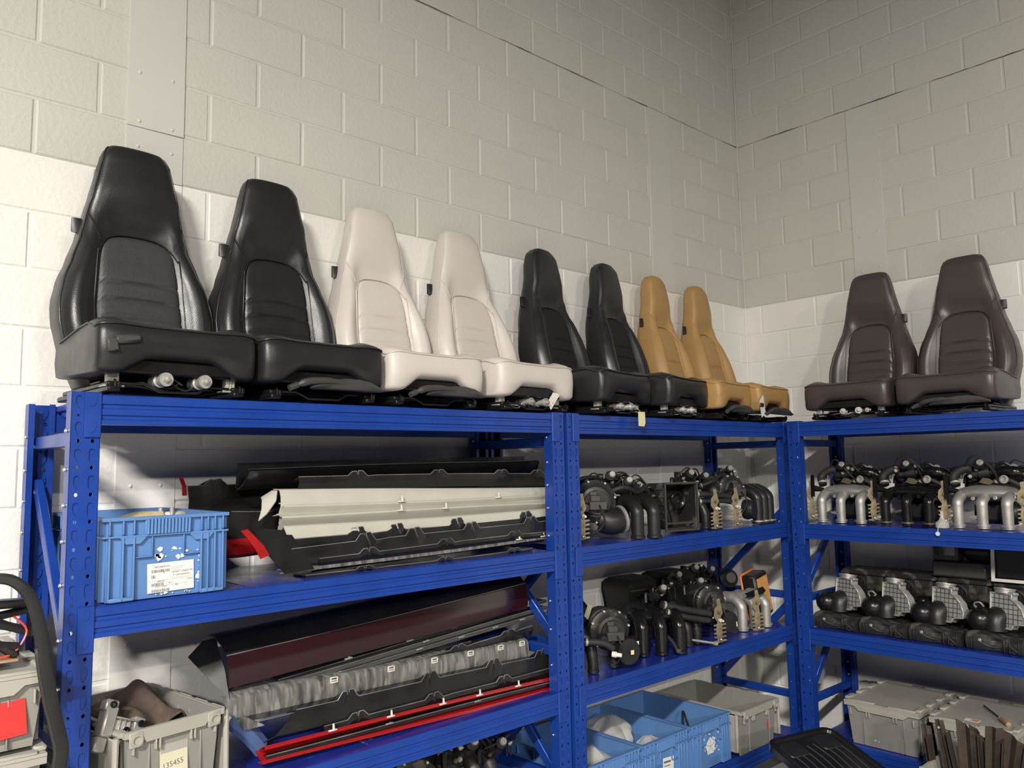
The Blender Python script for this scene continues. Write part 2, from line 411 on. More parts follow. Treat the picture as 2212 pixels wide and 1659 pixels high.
rack('storage_rack', 'leftmost blue steel rack bay, holding stacked side skirts and a labelled blue crate', (0, 0, 0), 0, -4.511, -2.600, tall=True)
rack('storage_rack', 'middle blue steel rack bay reaching the wall corner, full of black intake parts', (0, 0, 0), 0, -2.504, -.60, (1, 1))
rack('storage_rack', 'blue steel rack bay against the right wall under the two plum grey seats', (-.085, 0, 0), RACKROT, .692, 2.58)

# ------------------------------------------------------------------ car seats
# local frame: x across, -y is the front, z up from the shelf; width about 0.50
OUT_A = [(.04, .20), (.10, .224), (.18, .248), (.26, .262), (.32, .262), (.40, .245), (.48, .214), (.56, .186), (.64, .167), (.72, .149), (.80, .131), (.86, .117), (.885, .108), (.898, .098)]
OUT_B = [(.04, .19), (.10, .21), (.18, .228), (.26, .238), (.33, .236), (.40, .222), (.48, .196), (.56, .168), (.64, .146), (.72, .134), (.78, .126), (.83, .118), (.862, .108), (.884, .092), (.895, .072)]
def seat_shapes(kind):
    OUT = OUT_A if kind == 'A' else OUT_B
    ztop = OUT[-1][0]
    hw = lambda z: interp(OUT, z)
    yf = lambda z: interp([(.04, .055), (.2, .075), (.4, .108), (.56, .135), (.64, .132), (.74, .122), (.86, .13), (.9, .142)], z)
    th = lambda z: interp([(.04, .12), (.3, .135), (.5, .125), (.64, .115), (.8, .105), (.87, .09), (.9, .07)], z)
    bol = lambda z: interp([(.04, .03), (.15, .055), (.35, .06), (.5, .045), (.6, .016), (.66, .002), (.9, 0)], z)
    def front(s, z):
        a = abs(s); t = th(z)
        y = yf(z)+.024-.024*max(0, 1-a**9)**(1/2.6) - bol(z)*gauss(a-.80, .2)
        y -= .010*(1-a*a)*max(0, min(1, (z-.62)/.08))           # crowned head panel
        y += .012*gauss(z-.60, .035)*max(0, 1-(a/.8)**4)           # hollow under the head panel
        return y
    def back(s, z):
        t = th(z); return yf(z)+t*.6+(t*.4)*max(0, 1-abs(s)**3)**.5+.03*max(0, 1-s*s)*gauss(z-.3, .3)
    zs = [.04+.03*i for i in range(28)]; zs = [z for z in zs if z < ztop-.05]+[ztop-.05, ztop-.035, ztop-.022, ztop-.010, ztop]
    sf = [-1, -.985, -.95, -.9, -.84, -.76, -.66, -.54, -.4, -.2, 0, .2, .4, .54, .66, .76, .84, .9, .95, .985, 1]; sb = [1, .97, .9, .7, .4, 0, -.4, -.7, -.9, -.97, -1]
    rings = []
    for z in zs:
        w = hw(z); rings.append([(s*w, front(s, z), z) for s in sf]+[(s*w, back(s, z), z) for s in sb])
    w = hw(ztop); last = rings[-1]; c = Vector((0, yf(ztop)+th(ztop)*.5, ztop+.006))
    for k, up_ in ((.93, .006), (.75, .011), (.35, .014)): rings.append([tuple(Vector((c.x, c.y, ztop+up_)).lerp(Vector((p[0], p[1], ztop+up_)), k)) for p in last])
    back_me = MB().rings(rings).mesh('backrest', M_pl, 60)
    # padded centre insert
    def ihw(z): return interp([(.1, .148), (.3, .152), (.45, .143), (.6, .128)], z) if kind == 'A' else interp([(.1, .135), (.3, .138), (.45, .128), (.6, .112)], z)
    def itop(a): return .585-.020*abs(a)**2-.075*abs(a)**7
    gro = [.405, .345, .285, .225] if kind != 'T' else [.36]
    rows = []; NA = 18; z0 = .12
    cs = [i/72 for i in range(73)]
    ys = {}
    for i in range(NA+1):
        a = -1+2*i/NA; a = math.sin(a*math.pi/2)*.35+a*.65; r = []
        for c in cs:
            z = z0+(itop(a)-z0)*c; x = ihw(z)*a
            ed = max(0, 1-abs(a)**9)**.5*min(1, ((1-c)/.03))**.5
            g = sum(gauss(z-gz-.006*math.cos(a*1.5), .0048) for gz in gro)
            y = front(x/hw(z), z)*.25+front(0, z)*.75 - (.022 if kind != 'T' else .018)*ed + .0065*g*ed + .012*(1-ed)
            r.append((x, y, z))
        rows.append(r)
    ins_me = MB().sheet(rows, .002).mesh('back_insert', M_pl, 60)
    # piping along the outline and around the insert
    pp = MB()
    zs2 = [z for z in zs if z > .08]
    L = [(-hw(z)*.985, front(-.985, z)-.001, z) for z in zs2]
    T = [(hw(ztop)*s, front(s, ztop)-.001, ztop+.001+.006*(1-s*s)) for s in (-.9, -.6, -.2, .2, .6, .9)]
    pp.tube(L, .0033, 6); pp.tube([(-p[0], p[1], p[2]) for p in L], .0033, 6)
    pipe_me = pp.mesh('piping', M_pl, 60)
    sp = MB(); edge = [(-ihw(z)*1.01, front(-ihw(z)/hw(z), z)-.004, z) for z in (.14, .2, .26, .32, .38, .44, .49, .515)]
    arc = [(ihw(itop(a))*a*1.01, front(ihw(itop(a))*a/hw(itop(a)), itop(a))-.004, itop(a)+.003) for a in (-.97, -.9, -.75, -.5, -.2, .2, .5, .75, .9, .97)]
    sp.tube(edge+arc+[(-p[0], p[1], p[2]) for p in reversed(edge)], .0026, 6)
    for sx in (-1, 1):        # paired seams from the outline to the insert corners
        for dz in (0, .011):
            pts = []
            for k in range(9):
                t = k/8; z = lerp(.645, .555, t)+dz; x = sx*lerp(hw(.645)*.985, ihw(.53)*.93, t); pts.append((x, front(x/hw(z), z)-.0008, z))
            sp.tube(pts, .0019, 5)
    seam_me = sp.mesh('seam', M_pl, 60)
    # cushion
    st = [-1, -.985, -.95, -.9, -.82, -.72, -.6, -.5, -.42, -.34, -.2, 0, .2, .34, .42, .5, .6, .72, .82, .9, .95, .985, 1]; Wc = .252; rings = []; pipe = []
    for s in st:
        a = abs(s); u = max(0, min(1, (.78-a)/.42)); arch = .05*u*u*(3-2*u)
        zb = .058+arch; side = .022*gauss(a-.78, .22); pr = [(-.274, zb), (-.288, zb+.012), (-.294, .13), (-.292, .175), (-.284, .196+side*.2), (-.268, .207+side*.35), (-.22, .212+side*.8), (-.12, .205+side), (0, .19+side), (.1, .178+side), (.15, .165), (.16, .12), (.14, .07), (.0, .062), (-.15, zb-.002), (-.24, zb-.004)]
        f = max(.0, 1-a**14)**.5; f = .86+.14*f; cy, cz = -.06, .13
        rings.append([(s*Wc, cy+(y-cy)*f, cz+(z-cz)*f) for y, z in pr]); q = rings[-1][4]; pipe.append((q[0]*1.002, q[1]-.002, q[2]+.002))
    cu = MB().rings(rings).mesh('seat_cushion', M_pl, 50)
    l0 = [(-Wc*1.004, rings[0][i][1], rings[0][i][2]+.002) for i in (9, 8, 7, 6)]
    cp = MB().tube(l0+pipe+[(-p[0], p[1], p[2]) for p in reversed(l0)], .0031, 6).mesh('piping', M_pl, 60)
    return dict(back=back_me, ins=ins_me, pipe=pipe_me, seam=seam_me, cu=cu, cp=cp, hw=hw, yf=yf, th=th)
SH = {k: seat_shapes(k) for k in ('A', 'B', 'T')}
rail_me = None
def hw_meshes():
    d = {}
    q = MB()
    q.box((0, -.02, .010), (.036, .50, .018), .004); q.box((0, -.03, .026), (.026, .44, .016), .004)
    q.tube([(0, -.255, .012), (0, -.275, .016), (0, -.278, .03), (0, -.268, .036)], .0035, 6); q.box((.012, -.26, .022), (.012, .03, .02), .003)
    d['rail'] = q.mesh('seat_rail', M_steel); d['under'] = MB().box((0, -.06, .082), (.36, .395, .044), .006).mesh('under_cover', M_steel)
    q = MB(); q.box((0, 0, .05), (.034, .03, .06), .004)
    for x in (-.009, 0, .009): q.box((x, -.016, .05), (.004, .004, .06), .001)
    q.box((0, 0, .022), (.06, .045, .006), .002); d['strut'] = q.mesh('front_strut', M_alu_d)
    q = MB(); q.lathe([(.010, -.052), (.010, -.044), (.021, -.044), (.0215, -.03), (.017, -.028), (.017, .0), (.022, .002), (.022, .05)], (0, 0, 0), (0, 1, 0), 18)
    q.lathe([(.004, -.058), (.007, -.057), (.007, -.04)], (0, 0, 0), (0, 1, 0), 8); d['motor'] = q.mesh('adjust_motor', M_alu)
    q = MB(); q.tube([(-.17, -.235, .03), (-.10, -.245, .03), (-.075, -.25, .018), (-.06, -.255, .008), (.06, -.255, .008), (.075, -.25, .018), (.10, -.245, .03), (.17, -.235, .03)], .0042, 8)
    q.box((0, -.15, .03), (.30, .03, .012), .003); q.box((0, -.06, .045), (.36, .10, .010), .003)
    for x in (-.03, .02, .07): q.tube([(x, -.22, .085), (x+.008, -.225, .075), (x+.03, -.225, .075), (x+.034, -.22, .08)], .003, 6)
    q.tube([(-.06, -.225, .088), (.13, -.225, .088)], .003, 6); d['pan'] = q.mesh('spring_pan', M_steel)
    q = MB(); q.lathe([(.0, .012), (.018, .012), (.022, .008), (.024, .010), (.034, .008), (.036, .002), (.036, -.012)], (0, 0, 0), (1, 0, 0), 20)
    d['hinge'] = q.mesh('hinge_cover', M_pl_sm)
    q = MB(); q.rings([[(x, y, z) for y, z in ((-h, -.022), (h, -.026), (h*.8, .0), (h*.5, .026), (-h*.5, .026), (-h*.8, 0))] for x, h in ((-.012, .014), (.004, .014), (.014, .011), (.022, .005))])
    d['latch'] = q.mesh('backrest_latch', M_pl)
    q = MB(); q.tube([(-.10, 0, .0), (-.06, -.006, .014), (0, -.008, .02), (.06, -.006, .018), (.12, 0, .012)], [.008, .013, .012, .010, .008], 8, smooth=4); q.tube([(-.10, 0, .0), (-.13, .0, -.012)], .011, 8)
    d['lever'] = q.mesh('adjust_lever', M_dgr)
    q = MB(); q.rings([[(x, y, z) for y, z in ((-.0, .0), (-.012, .004), (-.018, .5*h), (-.012, h), (0, h))] for x, h in ((-.14, .008), (-.11, .02), (-.06, .036), (0, .042), (.05, .042), (.10, .034), (.15, .012))]); d['sill'] = q.mesh('side_trim', M_dgr)
    return d
HW = hw_meshes()
def wires(seed):
    rnd = random.Random(seed); q = MB()
    for k in range(3):
        x = rnd.uniform(-.13, -.02); p = [(x, -.19, .03)]
        for j in range(4): x += rnd.uniform(.02, .06); p.append((x, -.2+rnd.uniform(-.04, .01), rnd.uniform(.015, .06)))
        q.tube(p, .0028, 6, smooth=5)
    return q.mesh('wiring', M_rub)
def car_seat(label, loc, rz, kind, m1, m2, front='motors', sc=1.0, recline=0, side=-1, rest=None, m3=None, seed=0):
    t = thing('car_seat', label, 'car seat', loc, rz, 'seats on the top shelf'); s = SH[kind]
    rx = Matrix.Translation((0, .06, .15)) @ Matrix.Rotation(-recline, 4, 'X') @ Matrix.Translation((0, -.06, -.15)); SC = Matrix.Diagonal((sc, 1, 1, 1))
    def put(n, me, mt, M=Matrix(), par=None):
        o = link(n, me, par or t); o.matrix_local = M
        if mt: setmat(o, mt)
        return o
    b = put('backrest', s['back'], m1, rx @ SC); put('back_insert', s['ins'], m2, rx @ SC)
    put('seam', s['seam'], m3 or m1, Matrix(), b)
    if kind != 'T': put('piping', s['pipe'], m3 or m1, Matrix(), b)
    x = side*s['hw'](.6)*.985; put('backrest_latch', HW['latch'], None, Matrix.Translation((x, s['yf'](.6)+.065, .61)) @ Matrix.Rotation(0 if side > 0 else math.pi, 4, 'Z'), b)
    c = put('seat_cushion', s['cu'], m1, SC); put('piping', s['cp'], m3 or m1, Matrix(), c)
    for sx in (-1, 1):
        put('seat_rail', HW['rail'], None, Matrix.Translation((sx*.195*sc, 0, .001)))
        if sx > 0: put('hinge_cover', HW['hinge'], None, Matrix.Translation((.240*sc, .06, .135)))
        if front != 'lever': put('front_strut', HW['strut'], None, Matrix.Translation((sx*.185*sc, -.215, 0)))
    put('spring_pan', HW['pan'], None); put('under_cover', HW['under'], None, SC)
    if front == 'motors':
        for x in (-.045, .075): put('adjust_motor', HW['motor'], None, Matrix.Translation((x, -.235, .045)))
        put('wiring', wires(seed), None)
    elif front == 'messy':
        for x, k in ((-.03, .8), (.06, .9), (.11, .6)): put('adjust_motor', HW['motor'], None, Matrix.Translation((x, -.225, .042)) @ Matrix.Rotation(.3*k, 4, 'Z') @ Matrix.Scale(k, 4))
        put('wiring', wires(seed), None); put('wiring', wires(seed+1), M_alu_d)
    else:
        put('side_trim', HW['sill'], None, Matrix.Translation((.07, -.285, .04))); put('adjust_lever', HW['lever'], None, Matrix.Translation((-.02, -.292, .05)))
    return t, c
ZD = 2.0415
t, c = car_seat('large black leather seat with perforated centre, leftmost on the top shelf', (-4.262, -.335, ZD), R(2), 'A', M_blk_lea, M_blk_per, 'motors', .97, R(1), seed=1)
o = link('release_handle', MB().box((-.0, 0, 0), (.075, .016, .026), .011).box((-.045, .0, -.012), (.03, .014, .04), .004).mesh('release_handle', M_dgr), t, (-.165, -.30, .155), (0, R(-10), 0))
car_seat('black leather seat with creased smooth centre, second from the left', (-3.76, -.335, ZD), R(1), 'A', M_blk_lea, M_blk_lea, 'lever', .945, R(1), seed=2)
car_seat('cream leather seat beside the black seats, low side lever at its front', (-3.268, -.33, ZD), R(1), 'A', M_crm_lea, M_crm_lea, 'lever', .92, R(3), seed=3)
t, c = car_seat('cream leather seat with a torn tag and bare motors under the cushion', (-2.745, -.335, ZD), R(4), 'A', M_crm_lea, M_crm_lea, 'messy', .96, R(5), seed=4)
link('torn_tag', MB().sheet([[(x, -.001*k, -.02*k+.01*math.sin(k*2+x*60)) for x in (-.02, 0, .02)] for k in range(5)], .001).mesh('torn_tag', M_bucket), t, (.13, -.27, .085), (.3, R(30), 0))
t5, c = car_seat('black seat with fabric centre, beside the cream seat and above the post', (-2.19, -.355, ZD), R(10), 'B', M_blk_lea, M_blk_mat, 'messy', .955, R(4), seed=5)
car_seat('black seat with fabric centre, next to the tan seat', (-1.69, -.36, ZD), R(10), 'B', M_blk_lea, M_blk_mat, 'messy', .925, R(4), seed=6)
t7, c7 = car_seat('tan leather seat with scuffed headrest, left of the tan pair', (-1.228, -.35, ZD), R(8), 'T', M_tan_lea, M_tan_lea, 'lever', .84, R(4), seed=7)
t8, c8 = car_seat('tan leather seat nearest the wall corner, right of the tan pair', (-.785, -.345, ZD), R(6), 'T', M_tan_lea, M_tan_lea, 'lever', .86, R(4), seed=8)
car_seat('plum grey leather seat on the right rack, nearer the wall corner', (-.385, -1.005, ZD), RACKROT, 'A', M_brn_lea, M_brn_lea, 'messy', .97, R(1), 1, seed=9)
car_seat('plum grey leather seat on the right rack, nearer the right edge', (-.385, -1.535, ZD), RACKROT, 'A', M_brn_lea, M_brn_lea, 'lever', .98, R(1), 1, seed=10)
# tags hanging at the shelf edge
p = at(1386, 905, -.665)
tg = thing('hang_tag', 'pale yellow card tag hanging over the blue top beam', 'tag', p)
link('card', MB().prism([(-.024, -.034), (.018, -.036), (.028, -.02), (.026, .034), (-.024, .034)], .0012).mesh('card', M_yel), tg)
link('string', MB().tube([(-.005, 0, .03), (-.01, .02, .06), (-.012, .09, .10)], .0008, 5).mesh('string', M_clip), tg)
p = at(1647, 878, -.68)
tg = thing('hang_tag', 'white plastic strap tag between the two tan cushions', 'tag', p)
link('card', MB().sheet([[(x, -.004*math.sin(z*30), z+.012*x/.03) for x in (-.024, -.008, .008, .026)] for z in (-.05, -.03, -.01, .01, .03, .05)], .002).mesh('card', M_bucket), tg, None, (0, R(-18), 0))
link('buckle', MB().box((-.014, -.006, .008), (.036, .008, .022), .003).mesh('buckle', M_pl), tg)

# ------------------------------------------------------------------ containers
def open_box(w0, d0, w1, d1, h, th=.006, fl=.012):     # tapered open box, base at z=0, top w1 x d1
    q = MB(); o = [(-1, -1), (1, -1), (1, 1), (-1, 1)]
    r = [[(a*w0/2, b*d0/2, 0) for a, b in o], [(a*w1/2, b*d1/2, h) for a, b in o], [(a*(w1/2-th), b*(d1/2-th), h) for a, b in o], [(a*(w0/2-th), b*(d0/2-th), fl) for a, b in o]]
    q.rings(r, cap=False); n = 4; q.f.append((3, 2, 1, 0)); q.mi.append(0); q.f.append((12, 13, 14, 15)); q.mi.append(0); return q
def frame_ring(w, d, z, t, h):                          # rectangular collar
    q = MB(); o = [(-1, -1), (1, -1), (1, 1), (-1, 1)]
    q.rings([[(a*(w/2), b*(d/2), z) for a, b in o], [(a*(w/2+t), b*(d/2+t), z) for a, b in o], [(a*(w/2+t), b*(d/2+t), z+h) for a, b in o], [(a*(w/2), b*(d/2), z+h) for a, b in o], [(a*(w/2), b*(d/2), z) for a, b in o]], cap=False); return q
CR = {}
def crate_parts():
    w, d, h = .365, .585, .24
    body = open_box(.335, .56, .345, .57, h)
    body.box((0, 0, .004), (.33, .555, .012), .004); CR['body'] = body.mesh('body', M_crate)
    q = frame_ring(.343, .568, h-.010, .012, .010); q2 = frame_ring(.343, .568, h-.058, .011, .005); q.v += []
    o = len(q.v); q.v += q2.v; q.f += [tuple(i+o for i in f) for f in q2.f]; q.mi += q2.mi
    CR['rim'] = q.mesh('rim', M_crate)
    CR['rib'] = MB().box((0, -.006, .092), (.005, .018, .180), .001).box((0, -.008, .212), (.004, .014, .044), .001).mesh('rib', M_crate)
    q = MB()
    for k in range(13): q.tube([(-.06+k*.01, -.012, .188), (-.06+k*.01, -.014, .232)], .0042, 6)
    q.box((0, -.004, .21), (.135, .010, .048), .002); CR['grip'] = q.mesh('hand_grip', M_crate)
    q = MB(); q.prism([(-.04, 0), (-.02, -.022), (.02, -.022), (.04, 0)], .006); CR['web'] = q.mesh('rim_web', M_crate)
    CR['foot'] = MB().box((0, 0, .006), (.07, .02, .012), .003).mesh('base_foot', M_crate)
    CR['pocket'] = MB().box((0, 0, 0), (.052, .012, .003), .001).box((.026, 0, .03), (.003, .012, .06), .001).mesh('pocket_rib', M_crate)
crate_parts()
def blue_crate(label, loc, rz=0, sx=1):
    t = thing('plastic_crate', label, 'crate', loc, rz, 'light blue plastic crates')
    link('body', CR['body'], t); link('rim', CR['rim'], t); link('hand_grip', CR['grip'], t, (0, -.285, 0))
    for x in (-.165, -.128, -.098, .098, .118, .140, .165): link('rib', CR['rib'], t, (x, -.283, 0))
    for y in (-.27, -.16, -.05, .05, .16, .27):
        for sx in (-1, 1): link('rib', CR['rib'], t, (sx*.172, y, 0), (0, 0, R(90*sx)))
    for x in (-.1, .1): link('rim_web', CR['web'], t, (x, -.291, .184)); link('base_foot', CR['foot'], t, (x*1.3, -.288, 0))
    for x, s in ((-.072, 1), (.072, -1)): o = link('pocket_rib', CR['pocket'], t, (x, -.288, .122)); o.scale = (s, 1, 1)
    return t
ZL = [z+.0015 for z in LEV]
def scraps(par, seed, n, box_, y):                       # torn label remains stuck on a front
    rnd = random.Random(seed); q = MB()
    for k in range(n):
        x = rnd.uniform(box_[0], box_[1]); z = rnd.uniform(box_[2], box_[3]); s = rnd.uniform(.002, .009)
        a0 = rnd.uniform(0, 6); pts = [(x+s*rnd.uniform(.5, 1.5)*math.cos(a0+i*1.25), z+s*rnd.uniform(.4, 1.1)*math.sin(a0+i*1.25)) for i in range(5)]
        q.prism(pts, .0012)
    stuff(q.build('torn_paper_scraps', M_torn, par, (0, y, 0)))
# --- labelled crate on the left rack
c1 = blue_crate('light blue crate with white barcode label holding a cream caliper', (-4.272, -.300, ZL[2]), 0)
lab = MB().box((0, 0, 0), (.136, .0012, .086), .0004).build('label', M_label, c1, (.012, -.2858, .058), (0, R(-1.5), 0))
TX = lambda x, z: Matrix.Translation((x, -.0011, z)) @ Matrix.Rotation(R(90), 4, 'X')
for body, sz, x, z in (('68528645AA', .0085, -.048, .029), ('S', .0105, -.023, .010), ('DJ BAT CABLE MY', .0078, .003, .0095), ('-21 68528645AA', .0078, .002, .0005), ('68832K', .0072, -.041, -.0135), ('A+', .0082, -.008, -.0205), ('C83129444', .0072, -.046, -.0285), ('M3', .0078, .011, -.0290), ('10/20/22', .006, .045, -.015)):
    text('lettering', body, sz, M_ink, lab, TX(x, z))
rnd = random.Random(3)
for x0, x1, z, h in ((-.057, -.004, .0195, .0085), (-.057, -.044, .0035, .010), (-.057, -.020, -.0195, .009), (-.057, -.004, -.0375, .0085)):
    q = MB(); x = x0
    while x < x1:
        w = rnd.choice((.0006, .0009, .0014)); q.box((x+w/2, 0, z), (w, .0003, h)); x += w+rnd.choice((.0007, .001, .0014))
    stuff(q.build('barcode', M_ink, lab, (0, -.0008, 0)))
q = MB()
for x0, x1, z in ((.0, .066, .0145), (.0, .066, -.0045), (-.066, .066, -.0085), (-.012, .066, -.0235), (.0, .04, .027), (.0, .036, .0225), (.0, .03, .018), (.01, .04, -.039), (.045, .06, -.032)): q.box(((x0+x1)/2, 0, z), (x1-x0, .0003, .0005))
for x, z0, z1 in ((-.012, -.0235, -.0085), (.006, -.042, -.0085), (.042, -.042, -.0085)): q.box((x, 0, (z0+z1)/2), (.0004, .0003, z1-z0))
q.build('ruled_lines', M_ink, lab, (0, -.0008, 0))
scraps(c1, 5, 12, (-.04, .06, .112, .15), -.2858); scraps(c1, 6, 10, (.088, .10, .03, .13), -.2858); scraps(c1, 8, 8, (-.04, .07, .008, .012), -.2858)
cal = thing('brake_caliper', 'cream painted brake caliper lying in the labelled blue crate', 'car part', (-4.275, -.40, ZL[2]+.20), R(10))
cal.scale = (.85, .85, .9)
q = MB(); q.prism([(-.13, -.03), (-.12, .005), (-.08, .035), (-.02, .05), (.04, .05), (.05, .02), (.03, -.03)], .09); q.build('caliper_body', M_cream, cal)
MB().lathe([(.026, 0), (.026, .004), (.018, .006), (.018, -.004)], (.0, -.047, .012), (0, -1, 0), 18).build('piston_seal', M_orange, cal)
for x in (.045, .09): MB().tube([(x, -.02, .0), (x, -.02, .062)], .009, 10).build('bleed_screw', M_alu, cal)
MB().box((.10, 0, .01), (.11, .05, .07), .012).build('mounting_arm', M_clip, cal); MB().tube([(-.14, -.03, .0), (-.16, -.05, .02), (-.13, -.06, .03)], .009, 8, smooth=4).build('brake_hose', M_rub, cal)
TT = {}
def tote_meshes(w, d, h, key):
    D = {}
    D['body'] = open_box(w*.86, d*.88, w*.95, d*.95, h).mesh('body', M_tote)
    D['rim'] = frame_ring(w*.94, d*.945, h-.016, .012, .018).mesh('rim', M_tote_l)
    q = MB(); P = [(-w/2, h-.014), (-w*.36, h-.016), (-w*.30, h-.036), (w*.30, h-.036), (w*.36, h-.016), (w/2, h-.014), (w/2, h+.001), (-w/2, h+.001)]
    q.prism(P, .010); D['skirt'] = q.mesh('rim_skirt', M_tote_l)
    D['rib'] = MB().box((0, 0, 0), (.005, .012, .035), .001).mesh('skirt_rib', M_tote_l)
    D['srib'] = MB().box((0, 0, h*.46), (.004, .010, h*.84), .001).mesh('side_rib', M_tote)
    q = MB(); q.lathe([(.017, 0), (.017, .006), (.012, .006), (.012, .001)], (0, 0, 0), (0, -1, 0), 16); q.box((0, .002, 0), (.042, .004, .042), .002); D['ring'] = q.mesh('seal_ring', M_tote_l)
    n = 10; q = MB()                                             # half lid with interlocking fingers
    pts = [(-d/2, 0)]; y = -d/2
    for k in range(5):
        st = d/5; wv = .022 if k % 2 else -.012
        pts += [(y+.004, w/2+wv), (y+st-.004, w/2+wv)]; y += st
    poly = [(-d/2, 0), ]+pts[1:]+[(d/2, 0)]
    D['_lid'] = poly
    D['w'], D['d'], D['h'] = w, d, h; TT[key] = D; return D
def tote(label, loc, rz, key, lid='closed', group='grey lidded storage totes', back_rx=0):
    D = TT[key]; w, d, h = D['w'], D['d'], D['h']; t = thing('storage_tote', label, 'storage tote', loc, rz, group)
    link('body', D['body'], t); link('rim', D['rim'], t)
    for s in (-1, 1): link('rim_skirt', D['skirt'], t, (0, s*d*.487, 0))
    for x in (-.42, -.2, -.16, .16, .2, .42): link('skirt_rib', D['rib'], t, (x*w, -d*.483, h-.048))
    for y in (-.4, -.28, -.14, 0, .14, .28, .4):
        for s in (-1, 1): link('side_rib', D['srib'], t, (s*w*.462, y*d, 0), (0, 0, R(90)))
    for x in (-.25, .28): link('side_rib', D['srib'], t, (x*w, -d*.462, 0))
    if lid == 'closed':
        for s in (-1, 1):
            q = MB(); z = h+.003; th = .008; n = 5; e = .012; st = w/n
            # one flap: hinge side at x = s*w/2, toothed edge at the middle
            pts = [(s*w*.5, -d*.5), (s*w*.5, d*.5)]; y = d*.5
            for k in range(6):
                wv = .016 if (k % 2) == (0 if s > 0 else 1) else -.016
                ya, yb = d*.5-d*k/6, d*.5-d*(k+1)/6; pts += [(s*.0015-s*wv*1.0*(1 if True else 0), ya-.003), (s*.0015-s*wv, yb+.003)]
            q.add([(x, y, z) for x, y in pts]+[(x, y, z+th) for x, y in pts], [tuple(range(len(pts))), tuple(reversed(range(len(pts), 2*len(pts))))]+[(i, (i+1) % len(pts), (i+1) % len(pts)+len(pts), i+len(pts)) for i in range(len(pts))])
            for y in (-.38, -.13, .13, .38): q.box((s*w*.475, y*d, z+.014), (.03, d*.16, .014), .004)
            q.box((s*w*.27, -d*.47, z+.011), (w*.36, .026, .010), .003); q.box((s*w*.27, d*.47, z+.011), (w*.36, .026, .010), .003)
            q.build('lid_flap', M_tote_l, t)
    elif lid == 'open':
        for s in (-1, 1):
            q = MB()
            q.box((s*(w*.5+.022), 0, h-.11), (.008, d*.92, .19), .003)
            for y in (-.4, -.2, 0, .2, .4): q.tube([(s*(w*.5+.008), y*d-.03, h-.006), (s*(w*.5+.008), y*d+.03, h-.006)], .008, 8)
            q.tube([(s*(w*.5+.022), -d*.46, h-.20), (s*(w*.5+.02), -d*.46, h-.01)], .009, 8); q.build('lid_flap', M_tote_l, t)
        for x in (-.40, .40): link('seal_ring', D['ring'], t, (x*w, -d*.50, h-.024))
    return t
tote_meshes(.385, .57, .232, 'mid'); tote_meshes(.40, .56, .176, 'low'); tote_meshes(.30, .50, .235, 'small'); tote_meshes(.40, .57, .40, 'tall')

# ------------------------------------------------------------------ side skirts (rocker panels) of cars
def rocker(label, p0, p1, Y, prof, m_, tabs=(), tab_h=.016, clips=(), clip_m=None, endcut=.0, group=None, cliph=.022, th=.0035, extra=None, Y1=None):
    if Y < -.44: Y += .055
    a = at(*p0, Y); b = at(*p1, Y if Y1 is None else Y1); d = b-a; L = d.length; mid = (a+b)/2; du = d.normalized()
    o_ = Vector((0, -1, 0)); o_ = (o_-du*o_.dot(du)).normalized(); v_ = du.cross(o_); v_ = v_ if v_.z > 0 else -v_
    st = {0.0, .004, 1.0, .996}|{i/16 for i in range(17)}
    for c in tabs: st |= {c-.042/L, c-.022/L, c-.004/L, c-.0035/L, c+.0035/L, c+.004/L, c+.022/L, c+.045/L}
    st = sorted(s for s in st if 0 <= s <= 1)
    def bump(s):
        for c in tabs:
            e = (s-c)*L
            if abs(e) <= .0038: return tab_h*.35
            if -.042 < e < .045: return tab_h*min(1, (.042-abs(e))/.02) if abs(e) > .0221 else tab_h*(1.0 if e < 0 else 1.12)
        return 0
    ph = max(abs(v) for u, v in prof)+1e-6; rows = []; sag = .006
    k0 = max(range(len(prof)), key=lambda i: prof[i][1] if prof[i][0] > -.02 else -1)
    for s in st:
        r = []; h = bump(s); wob = sag*math.sin(s*math.pi*1.3+p0[1])*.6
        for i, (u, v) in enumerate(prof):
            cut = endcut*(abs(v)/ph)*(1-s) if v < 0 else 0
            r.append(a+d*s+du*cut+o_*u+v_*(v+wob+(h if i == k0 else h*.55 if abs(i-k0) == 1 and v > -.03 else 0))-mid)
        rows.append(r)
    q = MB().sheet(rows, th)
    t = q.build('side_skirt', m_, None, mid, None, 30); tag(t, label, 'car part', group)
    for c in clips:
        p = a+d*c-mid+o_*.006
        if cliph > 0:
            k = MB().box((0, 0, 0), (.034, .008, .006), .002).tube([(.004, 0, 0), (.002, 0, cliph)], [.005, .0035], 6)
        else: k = MB().box((0, 0, 0), (.030, .006, .006), .002).box((0, 0, .017), (.030, .006, .005), .002).box((-.0135, 0, .008), (.004, .006, .02), .001).box((.0135, 0, .008), (.004, .006, .02), .001).box((0, -.002, .008), (.026, .003, .004), .001)
        k.build('clip', clip_m or M_clip, t, p+v_*(.004 if cliph > 0 else -.01), (0, math.asin(max(-1, min(1, -du.z))), 0))
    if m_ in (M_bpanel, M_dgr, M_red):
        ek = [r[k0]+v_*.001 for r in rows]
        MB().tube(ek, .0022, 5).build('edge_highlight' if m_ is not M_red else 'painted_edge', M_edge if m_ is not M_red else M_red, t)  # black and grey skirts: painted highlight along the top edge; red ones: own paint
    if extra: extra(t, a, d, o_, v_, mid)
    return t
G1 = 'side skirts stacked on the upper left shelf'; G2 = 'side skirts stacked on the middle left shelf'
Uprof = [(-.105, .028), (-.10, -.02), (-.085, -.052), (-.06, -.066), (-.03, -.05), (-.008, -.018), (0, 0), (-.012, .004)]
rocker('black U shaped side skirt lying on top of the upper stack', (540, 1018), (1165, 996), -.36, Uprof, M_bpanel, endcut=-.02, group=G1)
